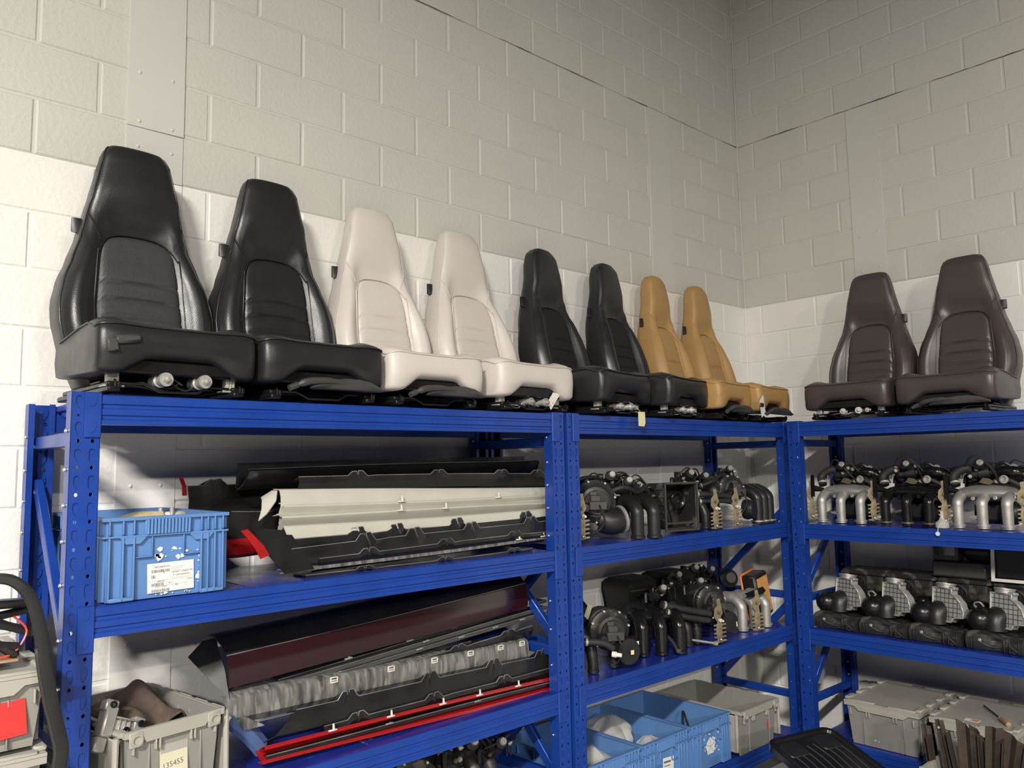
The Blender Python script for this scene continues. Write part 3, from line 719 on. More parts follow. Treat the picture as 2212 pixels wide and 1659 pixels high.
def redend(t, a, d, o, v, mid):
    MB().sheet([[a+o*u-mid+v*w-d.normalized()*.004 for u, w in ((-.03, .03), (0, 0), (.004, -.03))], [a+o*u-mid+v*w-d.normalized()*.02 for u, w in ((-.03, .035), (0, .005), (.004, -.03))]], .004).build('red_end_lip', M_red, t)
rocker('black side skirt with small red end lip, rearmost of the upper stack', (405, 1052), (760, 1030), -.19, [(-.05, .0), (0, 0), (.012, -.05), (.0, -.115), (-.03, -.125)], M_bpanel, tabs=(.15,), tab_h=.02, group=G1, extra=redend)
rocker('black notched side skirt directly under the topmost U shaped one', (645, 1030), (1190, 1023), -.43, [(-.03, -.01), (0, 0), (.006, -.022), (-.012, -.052)], M_bpanel, tabs=(.19, .49, .76, .93), group=G1)
rocker('thin black notched side skirt resting on the white ones', (662, 1053), (1178, 1044), -.46, [(-.03, -.004), (0, 0), (.004, -.012), (-.006, -.022)], M_bpanel, tabs=(.035, .46, .70, .92), tab_h=.02, group=G1)
Wp = [(-.05, .006), (-.004, .004), (0, 0), (.010, -.022), (.012, -.052), (-.004, -.082), (-.05, -.088)]
Wl = [(-.045, .012), (-.03, .010), (-.004, .004), (0, 0), (-.008, -.010), (-.028, -.03), (-.04, -.06)]
def wend(t, a, d, o, v, mid):
    n = d.normalized(); MB().sheet([[a+o*u-mid+v*w-n*e for u, w, e in ((-.05, .004, .004), (-.01, .004, .004), (0, -.03, .012), (-.01, -.075, .04))], [a+o*u-mid+v*w-n*(e+.03) for u, w, e in ((-.08, -.02, .0), (-.05, -.03, .01), (-.03, -.06, .02), (-.03, -.10, .03))]], .004).build('end_fin', M_wpanel, t)
rocker('white side skirt with broad face, uppermost of the white ones', (604, 1063), (1196, 1054), -.50, Wp, M_wpanel, group=G1, extra=wend)
rocker('white side skirt nested just below the broad white one', (614, 1096), (1203, 1071), -.525, Wl, M_wpanel, clips=(.36, .73), group=G1)
rocker('white side skirt with clips, third of the white ones', (610, 1117), (1204, 1088), -.545, Wl, M_wpanel, clips=(.36, .52), group=G1)
rocker('lowest white side skirt, its face tapering to the right', (613, 1140), (1204, 1100), -.56, [(-.04, -.02), (-.004, .003), (0, 0), (.006, -.025), (.0, -.062), (-.02, -.072)], M_wpanel, endcut=.02, group=G1)
Tp = [(-.03, -.012), (0, 0), (.006, -.02), (.0, -.055), (-.03, -.075), (-.07, -.07)]
rocker('black notched side skirt under the lowest white one', (612, 1166), (1200, 1113), -.565, Tp, M_bpanel, tabs=(.22, .35, .57, .86), tab_h=.022, group=G1, endcut=.06)
rocker('dusty black notched side skirt with wide face low in the upper stack', (628, 1188), (1200, 1122), -.585, Tp, M_bpanel, tabs=(.23, .40, .62, .88), tab_h=.024, group=G1, endcut=.05)
def red2(t, a, d, o, v, mid):
    n = d.normalized(); MB().sheet([[a-mid+n*e+o*u+v*w for e, u, w in ((-.285, .0, .115), (-.268, .01, .09), (-.245, .02, .055), (-.225, .02, .02))], [a-mid+n*e+o*u+v*w for e, u, w in ((-.262, .0, .118), (-.242, .01, .094), (-.215, .02, .062), (-.195, .02, .03))]], .004).build('red_end', M_red, t)
    MB().sheet([[a-mid+n*e+o*u+v*w for e, u, w in ((-.24, -.02, .12), (-.20, 0, .04), (-.13, .0, -.04))], [a-mid+n*e+o*u+v*w for e, u, w in ((-.10, -.03, .10), (-.06, 0, .02), (-.02, .0, -.035))]], .004).build('black_end', M_bpanel, t)
rocker('black side skirt with red edge and red end near the blue crate', (690, 1205), (1180, 1150), -.59, [(-.03, -.006), (0, 0), (.004, -.012), (-.02, -.04), (-.06, -.05)], M_bpanel, tabs=(.18, .5, .83), group=G1, extra=red2)
rocker('grey edged straight side skirt near the bottom of the upper stack', (612, 1234), (1203, 1156), -.585, [(-.08, -.004), (-.01, .002), (0, 0), (.002, -.008), (-.03, -.012)], M_dpanel, clips=(.82, .93), group=G1, cliph=.015)
rocker('lowest black notched side skirt lying on the upper left shelf', (660, 1246), (1150, 1184), -.58, [(-.09, -.004), (-.02, -.002), (0, 0), (.002, -.006), (-.03, -.010)], M_bpanel, tabs=(.22, .56, .9), tab_h=.01, group=G1)
rocker('flat red side skirt end showing right of the labelled blue crate', (484, 1166), (600, 1158), -.34, [(-.03, .0), (0, 0), (.004, -.05), (-.02, -.062)], M_red, group=G1)
rocker('black side skirt right of the blue crate above the flat red one', (500, 1108), (640, 1100), -.30, [(-.05, 0), (0, 0), (.012, -.05), (0, -.105)], M_bpanel, group=G1, endcut=-.06)
# middle shelf of the left rack
def maroon(t, a, d, o, v, mid):
    rows = [[a+d*s+o*(.002+u)+v*w-mid for u, w in ((.0, -.002), (.006, -.03), (.008, -.07), (.0, -.105))] for s in [i/12 for i in range(13)]]
    MB().sheet(rows, .003).build('maroon_face', M_maroon, t)
    n = d.normalized(); MB().sheet([[a-mid+n*e+o*u+v*w for e, u, w in ((-.02, -.15, .03), (-.09, -.10, .0), (-.05, -.03, -.07), (.0, .01, -.14))], [a-mid+n*e+o*u+v*w for e, u, w in ((.02, -.13, .035), (.0, -.07, .015), (.0, -.02, -.05), (.0, .004, -.11))]], .004).build('black_end', M_bpanel, t)
rocker('long side skirt with dark maroon face, topmost on the middle left shelf', (490, 1417), (1135, 1262), -.43, [(-.16, .045), (-.10, .048), (-.03, .024), (0, 0), (.002, -.05), (.0, -.10), (-.03, -.11)], M_bpanel, group=G2, extra=maroon)
rocker('thin black side skirt with white pin clips under the maroon one', (600, 1468), (1180, 1298), -.45, [(-.08, .0), (0, 0), (.003, -.008), (-.03, -.012)], M_bpanel, clips=(.21, .42, .59, .76, .91), group=G2)
Tn = [(-.07, .0), (-.004, .001), (0, 0), (.003, -.008), (-.02, -.016), (-.06, -.016)]
rocker('black side skirt with grey edge line, second under the maroon one', (567, 1487), (1182, 1312), -.47, Tn, M_dgr, clips=(.5,), clip_m=M_gclip, cliph=.004, group=G2)
rocker('black side skirt with grey oval clips, third under the maroon one', (592, 1494), (1182, 1324), -.49, Tn, M_dgr, clips=(.46, .62, .76, .88), clip_m=M_gclip, cliph=.004, group=G2)
rocker('black notched side skirt just above the dusty grey one', (690, 1485), (1150, 1352), -.50, [(-.04, -.008), (0, 0), (.004, -.016), (-.02, -.05)], M_bpanel, tabs=(.25, .6, .86), tab_h=.012, group=G2)
def dustyend(t, a, d, o, v, mid):
    n = d.normalized(); MB().sheet([[a-mid+n*e+o*u+v*w for e, u, w in ((-.0, .0, .0), (.02, .01, -.06), (.09, .02, -.10))], [a-mid+n*e+o*u+v*w for e, u, w in ((-.035, -.05, .0), (-.01, -.02, -.06), (.03, .0, -.11))]], .004).build('dusty_end', M_dpanel, t)
rocker('dusty grey side skirt with square white clips along its edge', (512, 1507), (1140, 1386), -.51, [(-.10, .012), (-.03, .012), (-.004, .004), (0, 0), (.006, -.03), (.004, -.06), (-.02, -.085)], M_dpanel, clips=(.27, .455, .61, .75, .875, .97), cliph=0, group=G2, extra=dustyend)
rocker('wide black notched side skirt in front of the dusty grey one', (640, 1532), (1200, 1412), -.55, [(-.04, -.014), (0, 0), (.006, -.03), (.004, -.07), (-.03, -.09)], M_bpanel, tabs=(.16, .45, .71, .93), tab_h=.026, endcut=-.10, group=G2)
rocker('black notched side skirt above the bright red edge', (700, 1572), (1195, 1440), -.565, [(-.04, -.01), (0, 0), (.004, -.014), (-.02, -.045)], M_bpanel, tabs=(.12, .42, .74), tab_h=.018, group=G2)
rocker('side skirt with bright red edge low in the middle stack', (572, 1614), (1206, 1462), -.585, [(-.05, -.03), (-.02, -.004), (-.003, .002), (0, 0), (.003, -.005), (-.004, -.011), (-.04, -.014)], M_red, clips=(.18, .355, .53, .665, .82), group=G2)
rocker('black side skirt between the two red edged ones', (575, 1632), (1204, 1472), -.585, [(-.06, -.004), (0, 0), (.003, -.008), (-.03, -.014)], M_bpanel, clips=(.35, .66), clip_m=M_gclip, cliph=.004, group=G2)
rocker('darker red edged side skirt second from the bottom of the middle stack', (566, 1648), (1198, 1486), -.59, [(-.05, .02), (-.02, .004), (0, 0), (.003, -.006), (-.03, -.010)], M_red, group=G2)
rocker('pale undersided side skirt lying lowest on the middle left shelf', (640, 1652), (1180, 1502), -.585, [(-.06, .0), (-.01, .001), (0, 0), (.002, -.008), (-.03, -.010)], M_dpanel, tabs=(.24, .60, .92), tab_h=.008, group=G2)
rocker('slate blue side skirt end poking out left of the middle stack', (505, 1545), (575, 1612), -.50, [(-.02, .02), (0, 0), (.004, -.028), (-.01, -.04)], M_bpaint, group=G2)

# ------------------------------------------------------------------ grey tote with cloth on the middle left shelf
ty = R(8)
t = tote('grey open tote with brown cloth and handwritten tape on the middle left shelf', (-4.268, -.345, ZL[1]), ty, 'small', 'open')
lp = MB().box((0, 0, 0), (.085, .0014, .145), .0004).build('tape_label', M_tape, t, (.0, -.2345, .125), (R(-3.5), 0, 0))
text('handwriting', '135455', .022, M_ink, lp, Matrix.Translation((-.036, -.0012, -.022)) @ Matrix.Rotation(R(90), 4, 'X') @ Matrix.Rotation(R(4), 4, 'Z') @ Matrix.Shear('XZ', 4, (.0, .0)))
MB().box((0, 0, 0), (.082, .0014, .05), .0003).build('upper_tape', M_tote_l, lp, (0, -.0004, .047))
cl = thing('brown_cloth', 'crumpled brown cloth in the grey tote on the left rack', 'cloth', (-4.29, -.36, ZL[1]+.20), ty)
rnd = random.Random(12); rows = []
for i in range(27):
    r = []
    for j in range(31):
        u, v = i/26*2-1, j/30*2-1
        z = .062*(1-u*u)*(1-v*v)+.016*math.sin(3.1*u+2*v)+.012*math.sin(2.2*u-4.1*v+1)+.007*math.sin(7*u+2*v)+.004*math.sin(9*v-3*u)-.03*max(0, abs(u)-.8)/.2
        r.append((u*.10+.01*math.sin(6*v), v*.15+.01*math.sin(7*u), z+.02))
    rows.append(r)
MB().sheet(rows, .006).build('folded_cloth', M_cloth, cl, angle=180)
br = thing('cast_bracket', 'silver cast bracket with square lugs leaning in the grey tote', 'car part', at(258, 1576, -.53), R(6), ry=R(24), rx=R(-18))
q = MB(); q.box((0, 0, 0), (.11, .03, .05), .005); q.box((-.045, 0, .012), (.035, .05, .085), .005); q.box((.048, .004, .022), (.034, .04, .04), .004); q.box((-.05, -.004, .056), (.04, .036, .03), .004); q.box((-.055, -.01, -.052), (.034, .03, .04), .004)
for x in (-.015, 0, .015): q.box((x, -.018, 0), (.003, .012, .045), .001)
q.box((0, -.012, .027), (.1, .02, .006), .002); q.build('bracket_body', M_alu, br)
for x, z in ((-.05, .056), (.048, .022), (.008, -.004)): MB().lathe([(.010, 0), (.010, .006), (.006, .006), (.006, -.004)], (x, -.022, z), (0, -1, 0), 12).build('bolt_eye', M_steel, br)

# ------------------------------------------------------------------ stack of totes left of the rack
wp = thing('wooden_pallet', 'wooden pallet under the tote stack left of the rack', 'pallet', (-4.82, -.42, 0))
for k in range(5): MB().box((-.20+.1*k, 0, .09), (.09, .60, .018), .003).build('plank', M_card, wp)
for y in (-.26, 0, .26): MB().box((0, y, .04), (.5, .08, .078), .003).build('bearer', M_card, wp)
names = ['lowest grey tote of the stack left of the rack', 'second lowest grey tote of the stack left of the rack', 'third grey tote from the floor, left of the rack', 'fourth grey tote from the floor, left of the rack', 'grey tote under the red stickered one, left of the rack', 'grey tote with red square sticker, topmost left of the rack']
zt = .1005
for k, nm in enumerate(names):
    t = tote(nm, (-4.80, -.425, zt), 0, 'low'); zt += .2035
    if k == 5: MB().box((0, 0, 0), (.105, .0012, .088), .0003).build('red_sticker', M_redst, t, (.10, -.2648, .078), (R(-3), R(-4), 0))
ztop = zt+.004
cb = tag(MB().box((0, 0, .004), (.34, .42, .007), .001).build('cardboard_sheet', M_card, None, (-4.83, -.43, ztop+.002)), 'flat brown cardboard sheet on the top tote left of the rack', 'cardboard')
fs = thing('fan_shroud', 'black plastic fan shroud on cardboard at the left picture edge', 'car part', (-4.77, -.55, ztop+.014))
for a in ((-.16, 0, .02, .14, -.03, .11), (-.14, -.02, .12, .15, -.05, .05), (-.05, -.04, .0, .05, -.04, .16), (-.14, -.05, .03, .12, -.07, .02)):
    MB().tube([a[:3], ((a[0]+a[3])/2, (a[1]+a[4])/2-.02, (a[2]+a[5])/2+.02), a[3:]], [.014, .018, .012], 6, smooth=4).build('shroud_arm', M_pl, fs)
MB().lathe([(.05, 0), (.06, .01), (.06, .05), (.045, .06), (.02, .06)], (-.03, 0, .05), (0, -1, .5), 18).build('hub', M_pl, fs)
for a in ((-.18, -.02, .16, .02, -.05, .10), (-.06, -.03, .14, .13, -.06, .13), (.0, -.05, .08, .11, -.07, .0)):
    MB().box(((a[0]+a[3])/2, (a[1]+a[4])/2, (a[2]+a[5])/2), (math.hypot(a[3]-a[0], a[5]-a[2]), .05, .022), .006, None, (0, -math.atan2(a[5]-a[2], a[3]-a[0]), 0)).build('shroud_strut', M_pl, fs)
MB().tube([(.10, -.06, .10), (.13, -.07, .06), (.10, -.08, .01), (.05, -.08, .0)], .003, 6, smooth=5).build('red_wire', M_wire, fs)
sl = thing('rubber_seal', 'black rubber door seal arched over the tote stack, left edge', 'rubber seal', at(70, 1400, -.745))
o = sl.location.copy(); q = MB()
px = [(-60, 1262), (0, 1250), (40, 1262), (70, 1300), (88, 1370), (96, 1440), (108, 1510), (122, 1570), (132, 1620), (124, 1670), (112, 1730)]
P = crom([at(x, y, -.745)-o for x, y in px], 5); rows = []
for i, p in enumerate(P):
    d = (P[min(i+1, len(P)-1)]-P[max(i-1, 0)]).normalized(); n = d.cross(Vector((0, 1, 0))).normalized(); w = .012+.006*min(1, i/30)
    rows.append([p+n*w*c+Vector((0, s_*.008, 0)) for c, s_ in ((-1, 0), (-.7, -1), (.5, -1), (1, -.3), (1, .6), (0, 1), (-.8, .8))])
q.rings(rows); q.build('seal_strip', M_rub, sl)
MB().tube([P[i]+Vector((-.014, -.004, 0)) for i in range(22, len(P))], .005, 6).build('seal_lip', M_dust, sl)

# ------------------------------------------------------------------ intake assemblies
def drum(t, c, r, axis=(-.35, -1, -.05), mt=None):
    ax = Vector(axis).normalized(); c = Vector(c); side = ax.cross(Vector((0, 0, 1))).normalized(); upv = side.cross(ax)
    pr = [(0, .048), (.30, .048), (.31, .035), (.55, .035), (.56, .022), (.70, .018), (.78, .006), (.93, -.008), (1.0, -.012), (1.0, -.03), (.93, -.034), (.93, -.05), (.98, -.054), (.98, -.066), (.9, -.07), (.86, -.16), (.6, -.175), (0, -.175)]
    d = MB().lathe([(r*a, z) for a, z in pr], c, ax, 28).build('air_drum', mt or M_dust, t)
    B = Matrix((side, ax, upv)).transposed().to_4x4(); B.translation = c
    MB().box((0, .055, -.012), (.085, .04, .042), .004, B).box((.012, .060, .022), (.05, .018, .03), .004, B).box((.02, .052, .045), (.035, .012, .02), .003, B).build('connector_block', M_dgr, t)
    MB().lathe([(.024, -.01), (.026, .02), (.018, .034), (.006, .036)], B @ Vector((.062, .045, -.022)), ax, 14).build('sensor_cap', M_pl, t)
    MB().tube([B @ Vector(p) for p in ((-.005, .074, -.01), (-.008, .105, -.03), (-.022, .10, -.075), (-.005, .085, -.12), (.03, .075, -.14))], .0045, 6, smooth=5).build('cable', M_rub, t)
    for k in range(7):
        a = .4+k*.85; MB().lathe([(.003, .014), (.006, .012), (.006, -.004)], c+(side*math.cos(a)+upv*math.sin(a))*r*.97-ax*.012, ax, 8).build('drum_bolt', M_alu_d, t)
    return d
def runners(t, xs, z, yb, yf_, r, mt, flange=None, plen=True, lean=0, name='runner'):
    if plen:
        w = max(xs)-min(xs)+2*r; cx = (max(xs)+min(xs))/2; rings = []
        for k in range(11):
            s = -1+k/5; f = max(.05, 1-abs(s)**3.2)**.5; rings.append([(cx+s*(w/2+.012), yb+.035*f*math.cos(a)*1.5, z+.004+.034*f*math.sin(a)) for a in [i*math.pi/8 for i in range(16)]])
        MB().rings(rings).build('plenum', mt, t)
    for x in xs:
        q = MB(); q.tube([(x, yb+.01, z+.008), (x, yb-.03, z+.012), (x, (yb+yf_)/2-.012, z+.002), (x+lean*.3, yf_+.006, z-.028), (x+lean*.6, yf_, z-.07), (x+lean, yf_, .012)], [r*1.2, r*1.12, r*1.05, r, r*.96, r*.93], 14, smooth=5)
        q.lathe([(r*.93, .0), (r*1.06, .002), (r*1.06, .014), (r*.93, .018)], (x+lean, yf_, 0), (0, 0, 1), 14); q.build(name, mt, t)
        if flange: MB().lathe([(r*1.0, .012), (r*1.22, .013), (r*1.22, .021), (r*1.0, .022)], (x+lean, yf_, 0), (0, 0, 1), 16).build('runner_flange', flange, t)
def linkage(t, loc, rz=0, s=1, plug=True):
    s *= .9; q = MB(); q.prism([(-.026*s, .07*s), (-.01*s, .09*s), (-.012*s, .125*s), (.006*s, .13*s), (.014*s, .09*s), (.022*s, .05*s), (.010*s, .03*s), (.016*s, -.02*s), (.012*s, -.11*s), (-.012*s, -.115*s), (-.02*s, -.05*s), (-.012*s, 0), (-.03*s, .03*s)], .005)
    for k in range(5): q.prism([(-.012*s, -.012*s-.022*s*k), (.034*s, -.006*s-.022*s*k), (.040*s, -.014*s-.022*s*k), (.012*s, -.020*s-.022*s*k), (-.03*s, -.024*s-.022*s*k), (-.034*s, -.016*s-.022*s*k)], .007)
    q.tube([(0, -.02, .05*s), (0, .03, .05*s)], .006, 8); q.tube([(.005, -.02, -.1*s), (.005, .02, -.1*s)], .006, 8)
    b = q.build('linkage_bracket', M_gold, t, loc, (0, 0, rz))
    if plug: MB().lathe([(.009, 0), (.010, .016), (.007, .017), (.006, .032), (.002, .033)], (0, -.003, .01*s), (0.4, -1, 0), 10).build('plug', M_plug, b)
    MB().lathe([(.008, 0), (.008, .008), (.004, .010), (.004, .02), (.001, .02)], (.004, -.003, -.098*s), (.3, -1, 0), 8).build('bolt', M_zinc, b)
def hose(t, pts, r, mt=None, n='hose', clamp=True):
    q = MB(); q.tube(pts, r, 10, smooth=5); o = q.build(n, mt or M_rub, t)
    if clamp:
        p, q2 = Vector(pts[0]), Vector(pts[1]); d = (q2-p).normalized()
        MB().lathe([(r*1.02, 0), (r*1.12, .002), (r*1.12, .010), (r*1.02, .012)], p+d*.012, d, 12).build('hose_clamp', M_alu_d, o)
    return o
def throttle(t, c, s=1, seed=0, mt=None):
    rnd = random.Random(seed); c = Vector(c); q = MB()
    q.lathe([(.02*s, -.06*s), (.022*s, -.03*s), (.032*s, -.028*s), (.034*s, .02*s), (.024*s, .024*s), (.022*s, .06*s), (.03*s, .062*s), (.03*s, .075*s), (.015*s, .076*s)], c, (1, .25, .15), 16)
    q.lathe([(.016*s, 0), (.018*s, .04*s), (.026*s, .042*s), (.026*s, .055*s), (0, .056*s)], c+Vector((0, -.015, .02))*s, (-.2, -.9, .5), 14)
    q.box(c+Vector((.03, -.01, .035))*s, (.05*s, .03*s, .03*s), .004, None); q.box(c+Vector((-.035, .0, .03))*s, (.02*s, .035*s, .05*s), .004)
    q.tube([c+Vector((-.06, 0, .0))*s, c+Vector((-.10, -.01, .02))*s, c+Vector((-.11, -.02, -.03))*s], .010*s, 8, smooth=4)
    q.tube([c+Vector((.05, .0, .03))*s, c+Vector((.09, -.01, .05))*s, c+Vector((.13, .0, .02))*s], .009*s, 8, smooth=4)
    o = q.build('throttle_body', mt or M_pl, t)
    MB().lathe([(.004, .012), (.014, .012), (.018, .004), (.018, 0)], c+Vector((0, -.06, .05))*s, (-.2, -.9, .4), 14).build('valve_cap', M_alu_d, t)
    for k in range(3):
        p = c+Vector((rnd.uniform(-.07, .09), -.03, rnd.uniform(-.02, .05)))*s; MB().lathe([(.009*s, 0), (.011*s, .006), (.007*s, .014), (.003, .02)], p, (rnd.uniform(-.5, .5), -1, rnd.uniform(0, .8)), 10).build('fitting', M_alu_d if k else M_gold, t)
    for k in range(2):
        x = rnd.uniform(-.1, .0); pts = [c+Vector((x, -.03, .03))*s, c+Vector((x+.05, -.06, rnd.uniform(.05, .09)))*s, c+Vector((x+.12, -.04, rnd.uniform(-.02, .05)))*s, c+Vector((x+.15, -.02, -.04))*s]
        MB().tube(pts, .004*s, 6, smooth=5).build('cable', M_rub, t)
GI = 'black intake assemblies in the middle rack bay'
def P2(px, py, Y): p = at(px, py, Y); return p
# upper shelf of the middle bay
p = P2(1318, 1085, -.52)
t = thing('intake_assembly', 'black intake assembly with big round drum beside the double post, upper shelf', 'engine part', (p.x+.01, -.36, ZL[2]), R(-24), GI)
drum(t, (0, -.10, .185), .105, (-.22, -1, -.05))
MB().tube([(.03, -.09, .10), (.08, -.11, .085), (.14, -.10, .10)], .062, 18, smooth=4).build('inlet_duct', M_pl, t)
MB().lathe([(.066, 0), (.069, .002), (.069, .014), (.066, .016)], (.125, -.105, .095), (1, .1, .15), 22).build('hose_clamp', M_alu, t)
runners(t, [.215, .305], .165, .0, -.12, .034, M_pl)
linkage(t, (-.11, -.19, .115), R(-15)); linkage(t, (-.20, -.06, .13), R(-15), .9, False)
throttle(t, (.16, .10, .26), 1.05, 1); throttle(t, (.02, .12, .235), 1.0, 2); hose(t, [(-.2, -.1, .14), (-.1, -.14, .16), (-.02, -.10, .13)], .014)
MB().box((.10, .2, .27), (.13, .1, .05), .012, None, (0, R(8), 0)).build('vacuum_box', M_pl, t); runners(t, [-.17, -.09], .13, .08, .02, .028, M_pl, None, False)
for k, (x, y, z, s_) in enumerate(((-.16, .12, .20, .9), (.26, .10, .235, .95), (.36, .14, .20, .85))): throttle(t, (x, y, z), s_, 60+k)
hose(t, [(.10, -.02, .22), (.18, -.05, .25), (.28, .0, .22), (.36, .06, .25)], .013); hose(t, [(-.12, .0, .27), (-.02, -.02, .30), (.08, .05, .30)], .010)
MB().box((.19, .12, .12), (.18, .12, .16), .03).build('manifold_core', M_pl, t)
# square intake box with bell mouth
p = P2(1462, 1105, -.50)
t = thing('air_intake_box', 'square black air intake box showing its bell mouths, upper shelf', 'engine part', (p.x, -.47, ZL[2]+.02), R(-14), GI)
q = MB(); w, h, d = .205, .235, .15
for c_, dd in (((0, 0, h), (w, d, .008)), ((0, 0, .004), (w, d, .008)), ((-w/2, 0, h/2), (.008, d, h)), ((w/2, 0, h/2), (.008, d, h)), ((0, d/2, h/2), (w, .008, h))): q.box(c_, dd, .002)
q.v += []; q.build('box_shell', M_dust, t)
fr = frame_ring(w, h, 0, .010, .008); fr.build('front_flange', M_dgr, t, (0, -d/2, h/2), (R(90), 0, 0))
for k in range(5): MB().box((-w/2-.006, -.0, .05+.04*k), (.008, d*.9, .012), .003).build('side_rib', M_dust, t)
MB().lathe([(.022, .0), (.024, .03), (.034, .045), (.043, .05), (.046, .047), (.04, .042), (.02, .02)], (.035, .03, .155), (-.1, -1, -.15), 22).build('bell_mouth', M_pl_sm, t)
MB().lathe([(.046, 0), (.048, .01), (.040, .06), (.022, .11), (.006, .125), (0, .126)], (-.045, .02, .008), (0, -.05, 1), 20).build('bullet_duct', M_pl_sm, t)
MB().tube([(-w*.45, -.06, .03), (w*.45, -.06, .03)], .006, 8).build('cross_bar', M_dgr, t)
p = P2(1590, 1075, -.5)
t = thing('intake_assembly', 'black intake assembly near the corner post with thick curved runners, upper shelf', 'engine part', (p.x, -.40, ZL[2]), 0, GI)
drum(t, (-.02, -.09, .205), .085, (-.4, -1, -.02)); runners(t, [.16, .225, .285], .185, -.03, -.14, .033, M_pl, M_alu)
runners(t, [-.30, -.19], .12, -.02, -.09, .027, M_pl, None, False)
linkage(t, (-.32, -.17, .105), R(-38)); linkage(t, (-.10, -.16, .105), R(-38))
hose(t, [(-.34, -.05, .19), (-.24, -.10, .185), (-.12, -.13, .17)], .017); hose(t, [(-.33, -.06, .15), (-.22, -.12, .15), (-.12, -.14, .145)], .013)
throttle(t, (-.30, .06, .255), 1.1, 3); throttle(t, (-.12, .08, .24), 1.0, 4); throttle(t, (.06, .02, .285), .85, 5)
MB().tube([(-.15, -.03, .2), (-.1, 0, .23), (0, .03, .22)], [.05, .055, .05], 12, smooth=4).build('duct', M_dust, t)
MB().lathe([(.055, 0), (.06, .02), (.05, .06), (.0, .062)], (.05, -.12, .09), (.2, -1, 0), 18).build('lower_housing', M_pl, t)
for k, (x, y, z, s_) in enumerate(((-.22, .12, .20, 1.0), (.03, .10, .23, .9))): throttle(t, (x, y, z), s_, 70+k)
hose(t, [(-.28, -.04, .23), (-.2, -.08, .26), (-.1, -.05, .28), (.0, -.02, .29)], .011); MB().box((-.24, .06, .09), (.3, .14, .14), .03).build('manifold_core', M_pl, t)
# middle shelf of the middle bay
p = P2(1330, 1380, -.53)
t = thing('intake_assembly', 'dusty intake drum with yellow sticker beside the double post, middle shelf', 'engine part', (p.x, -.42, ZL[1]), 0, GI)
drum(t, (.0, -.08, .175), .098, (-.55, -1, -.05)); MB().lathe([(.06, 0), (.065, .02), (.06, .07), (.0, .075)], (.05, -.10, .085), (-.3, -1, .0), 20).build('lower_housing', M_pl, t)
MB().box((.03, -.185, .085), (.018, .001, .02), .0003, None, (0, 0, R(-16))).build('yellow_sticker', M_yel, t); MB().box((.09, -.17, .11), (.012, .001, .03), .0003, None, (0, 0, R(-16))).build('white_sticker', M_label, t)
runners(t, [-.22, -.12, .03], .11, -.02, -.07, .026, M_pl, None, False); hose(t, [(-.22, -.10, .16), (-.14, -.15, .15), (-.09, -.17, .12)], .016)
MB().lathe([(.013, 0), (.014, .02), (.010, .022), (.009, .045), (.003, .046)], (-.11, -.18, .10), (.6, -1, -.1), 12).build('plug', M_plug, t)
q = MB().box((0, 0, 0), (.22, .16, .13), .04).build('air_box', M_pl, t, (-.10, .10, .24), (0, 0, R(10))); MB().box((0, -.081, .02), (.04, .003, .07), .001).build('paper_label', M_tape, q, (.04, 0, 0), (0, R(35), 0))
p = P2(1425, 1350, -.53)
t = thing('intake_manifold', 'bare black three runner manifold at the front of the middle shelf', 'engine part', (p.x+.095, -.415, ZL[1]), R(-30), GI)
runners(t, [-.10, .0, .10], .17, .0, -.10, .034, M_pl_sm); MB().box((0, -.01, .178), (.25, .12, .06), .028).build('plenum_cover', M_pl_sm, t); MB().tube([(-.12, .02, .16), (-.19, .03, .18), (-.22, .05, .16)], [.03, .026, .02], 10, smooth=4).build('inlet_neck', M_pl, t)
hose(t, [(.03, -.04, .10), (.06, -.10, .06), (.07, -.14, .018)], .009, None, 'vacuum_hose'); MB().lathe([(.008, 0), (.012, .002), (.012, .012), (.007, .012)], (.07, -.145, .016), (0, -.5, .5), 12).build('hose_end_ring', M_zinc, t)
p = P2(1455, 1290, -.25)
for lbl, dx, s_ in (('black lidded air box behind the bare manifold, left one of the two', -.18, 1), ('black lidded air box behind the bare manifold, right one of the two', .17, 1.05)):
    t = thing('air_box', lbl, 'engine part', (p.x+dx-.07, -.145, ZL[1]), R(-5), GI)
    q = MB(); q.rings([[(x*a*s_, y*b, z) for x, y in ((-.12, -.10), (.10, -.10), (.12, -.07), (.12, .1), (-.12, .1))] for z, a, b in ((.0, .8, .8), (.2, .9, .9), (.27, 1, 1), (.31, .98, 1), (.335, .8, .8))]); q.build('box_shell', M_pl, t)
    MB().box((0, -.102, .275), (.22*s_, .014, .010), .003).build('lid_seam', M_dgr, t); throttle(t, (.02, -.17, .25), .9, int(10*s_))
    MB().lathe([(.05, 0), (.056, .01), (.056, .05), (.048, .05), (.046, .01), (0, .008)], (.06, -.2, .16), (-.15, -1, .1), 20).build('duct_mouth', M_pl, t)
p = P2(1545, 1330, -.53)
t = thing('intake_assembly', 'intake assembly with long hoses beside the silver manifold, middle shelf', 'engine part', (p.x, -.41, ZL[1]), 0, GI)
drum(t, (.02, -.09, .20), .088, (-.45, -1, -.03)); MB().lathe([(.055, 0), (.062, .02), (.055, .06), (0, .065)], (.07, -.12, .10), (-.25, -1, 0), 18).build('lower_housing', M_pl, t)
hose(t, [(-.38, -.05, .235), (-.26, -.11, .20), (-.11, -.16, .165)], .019); hose(t, [(-.38, -.07, .20), (-.27, -.13, .165), (-.14, -.17, .135)], .016)
linkage(t, (-.07, -.19, .12), R(-38), 1.05); runners(t, [-.20, -.12], .12, -.02, -.08, .027, M_pl, None, False)
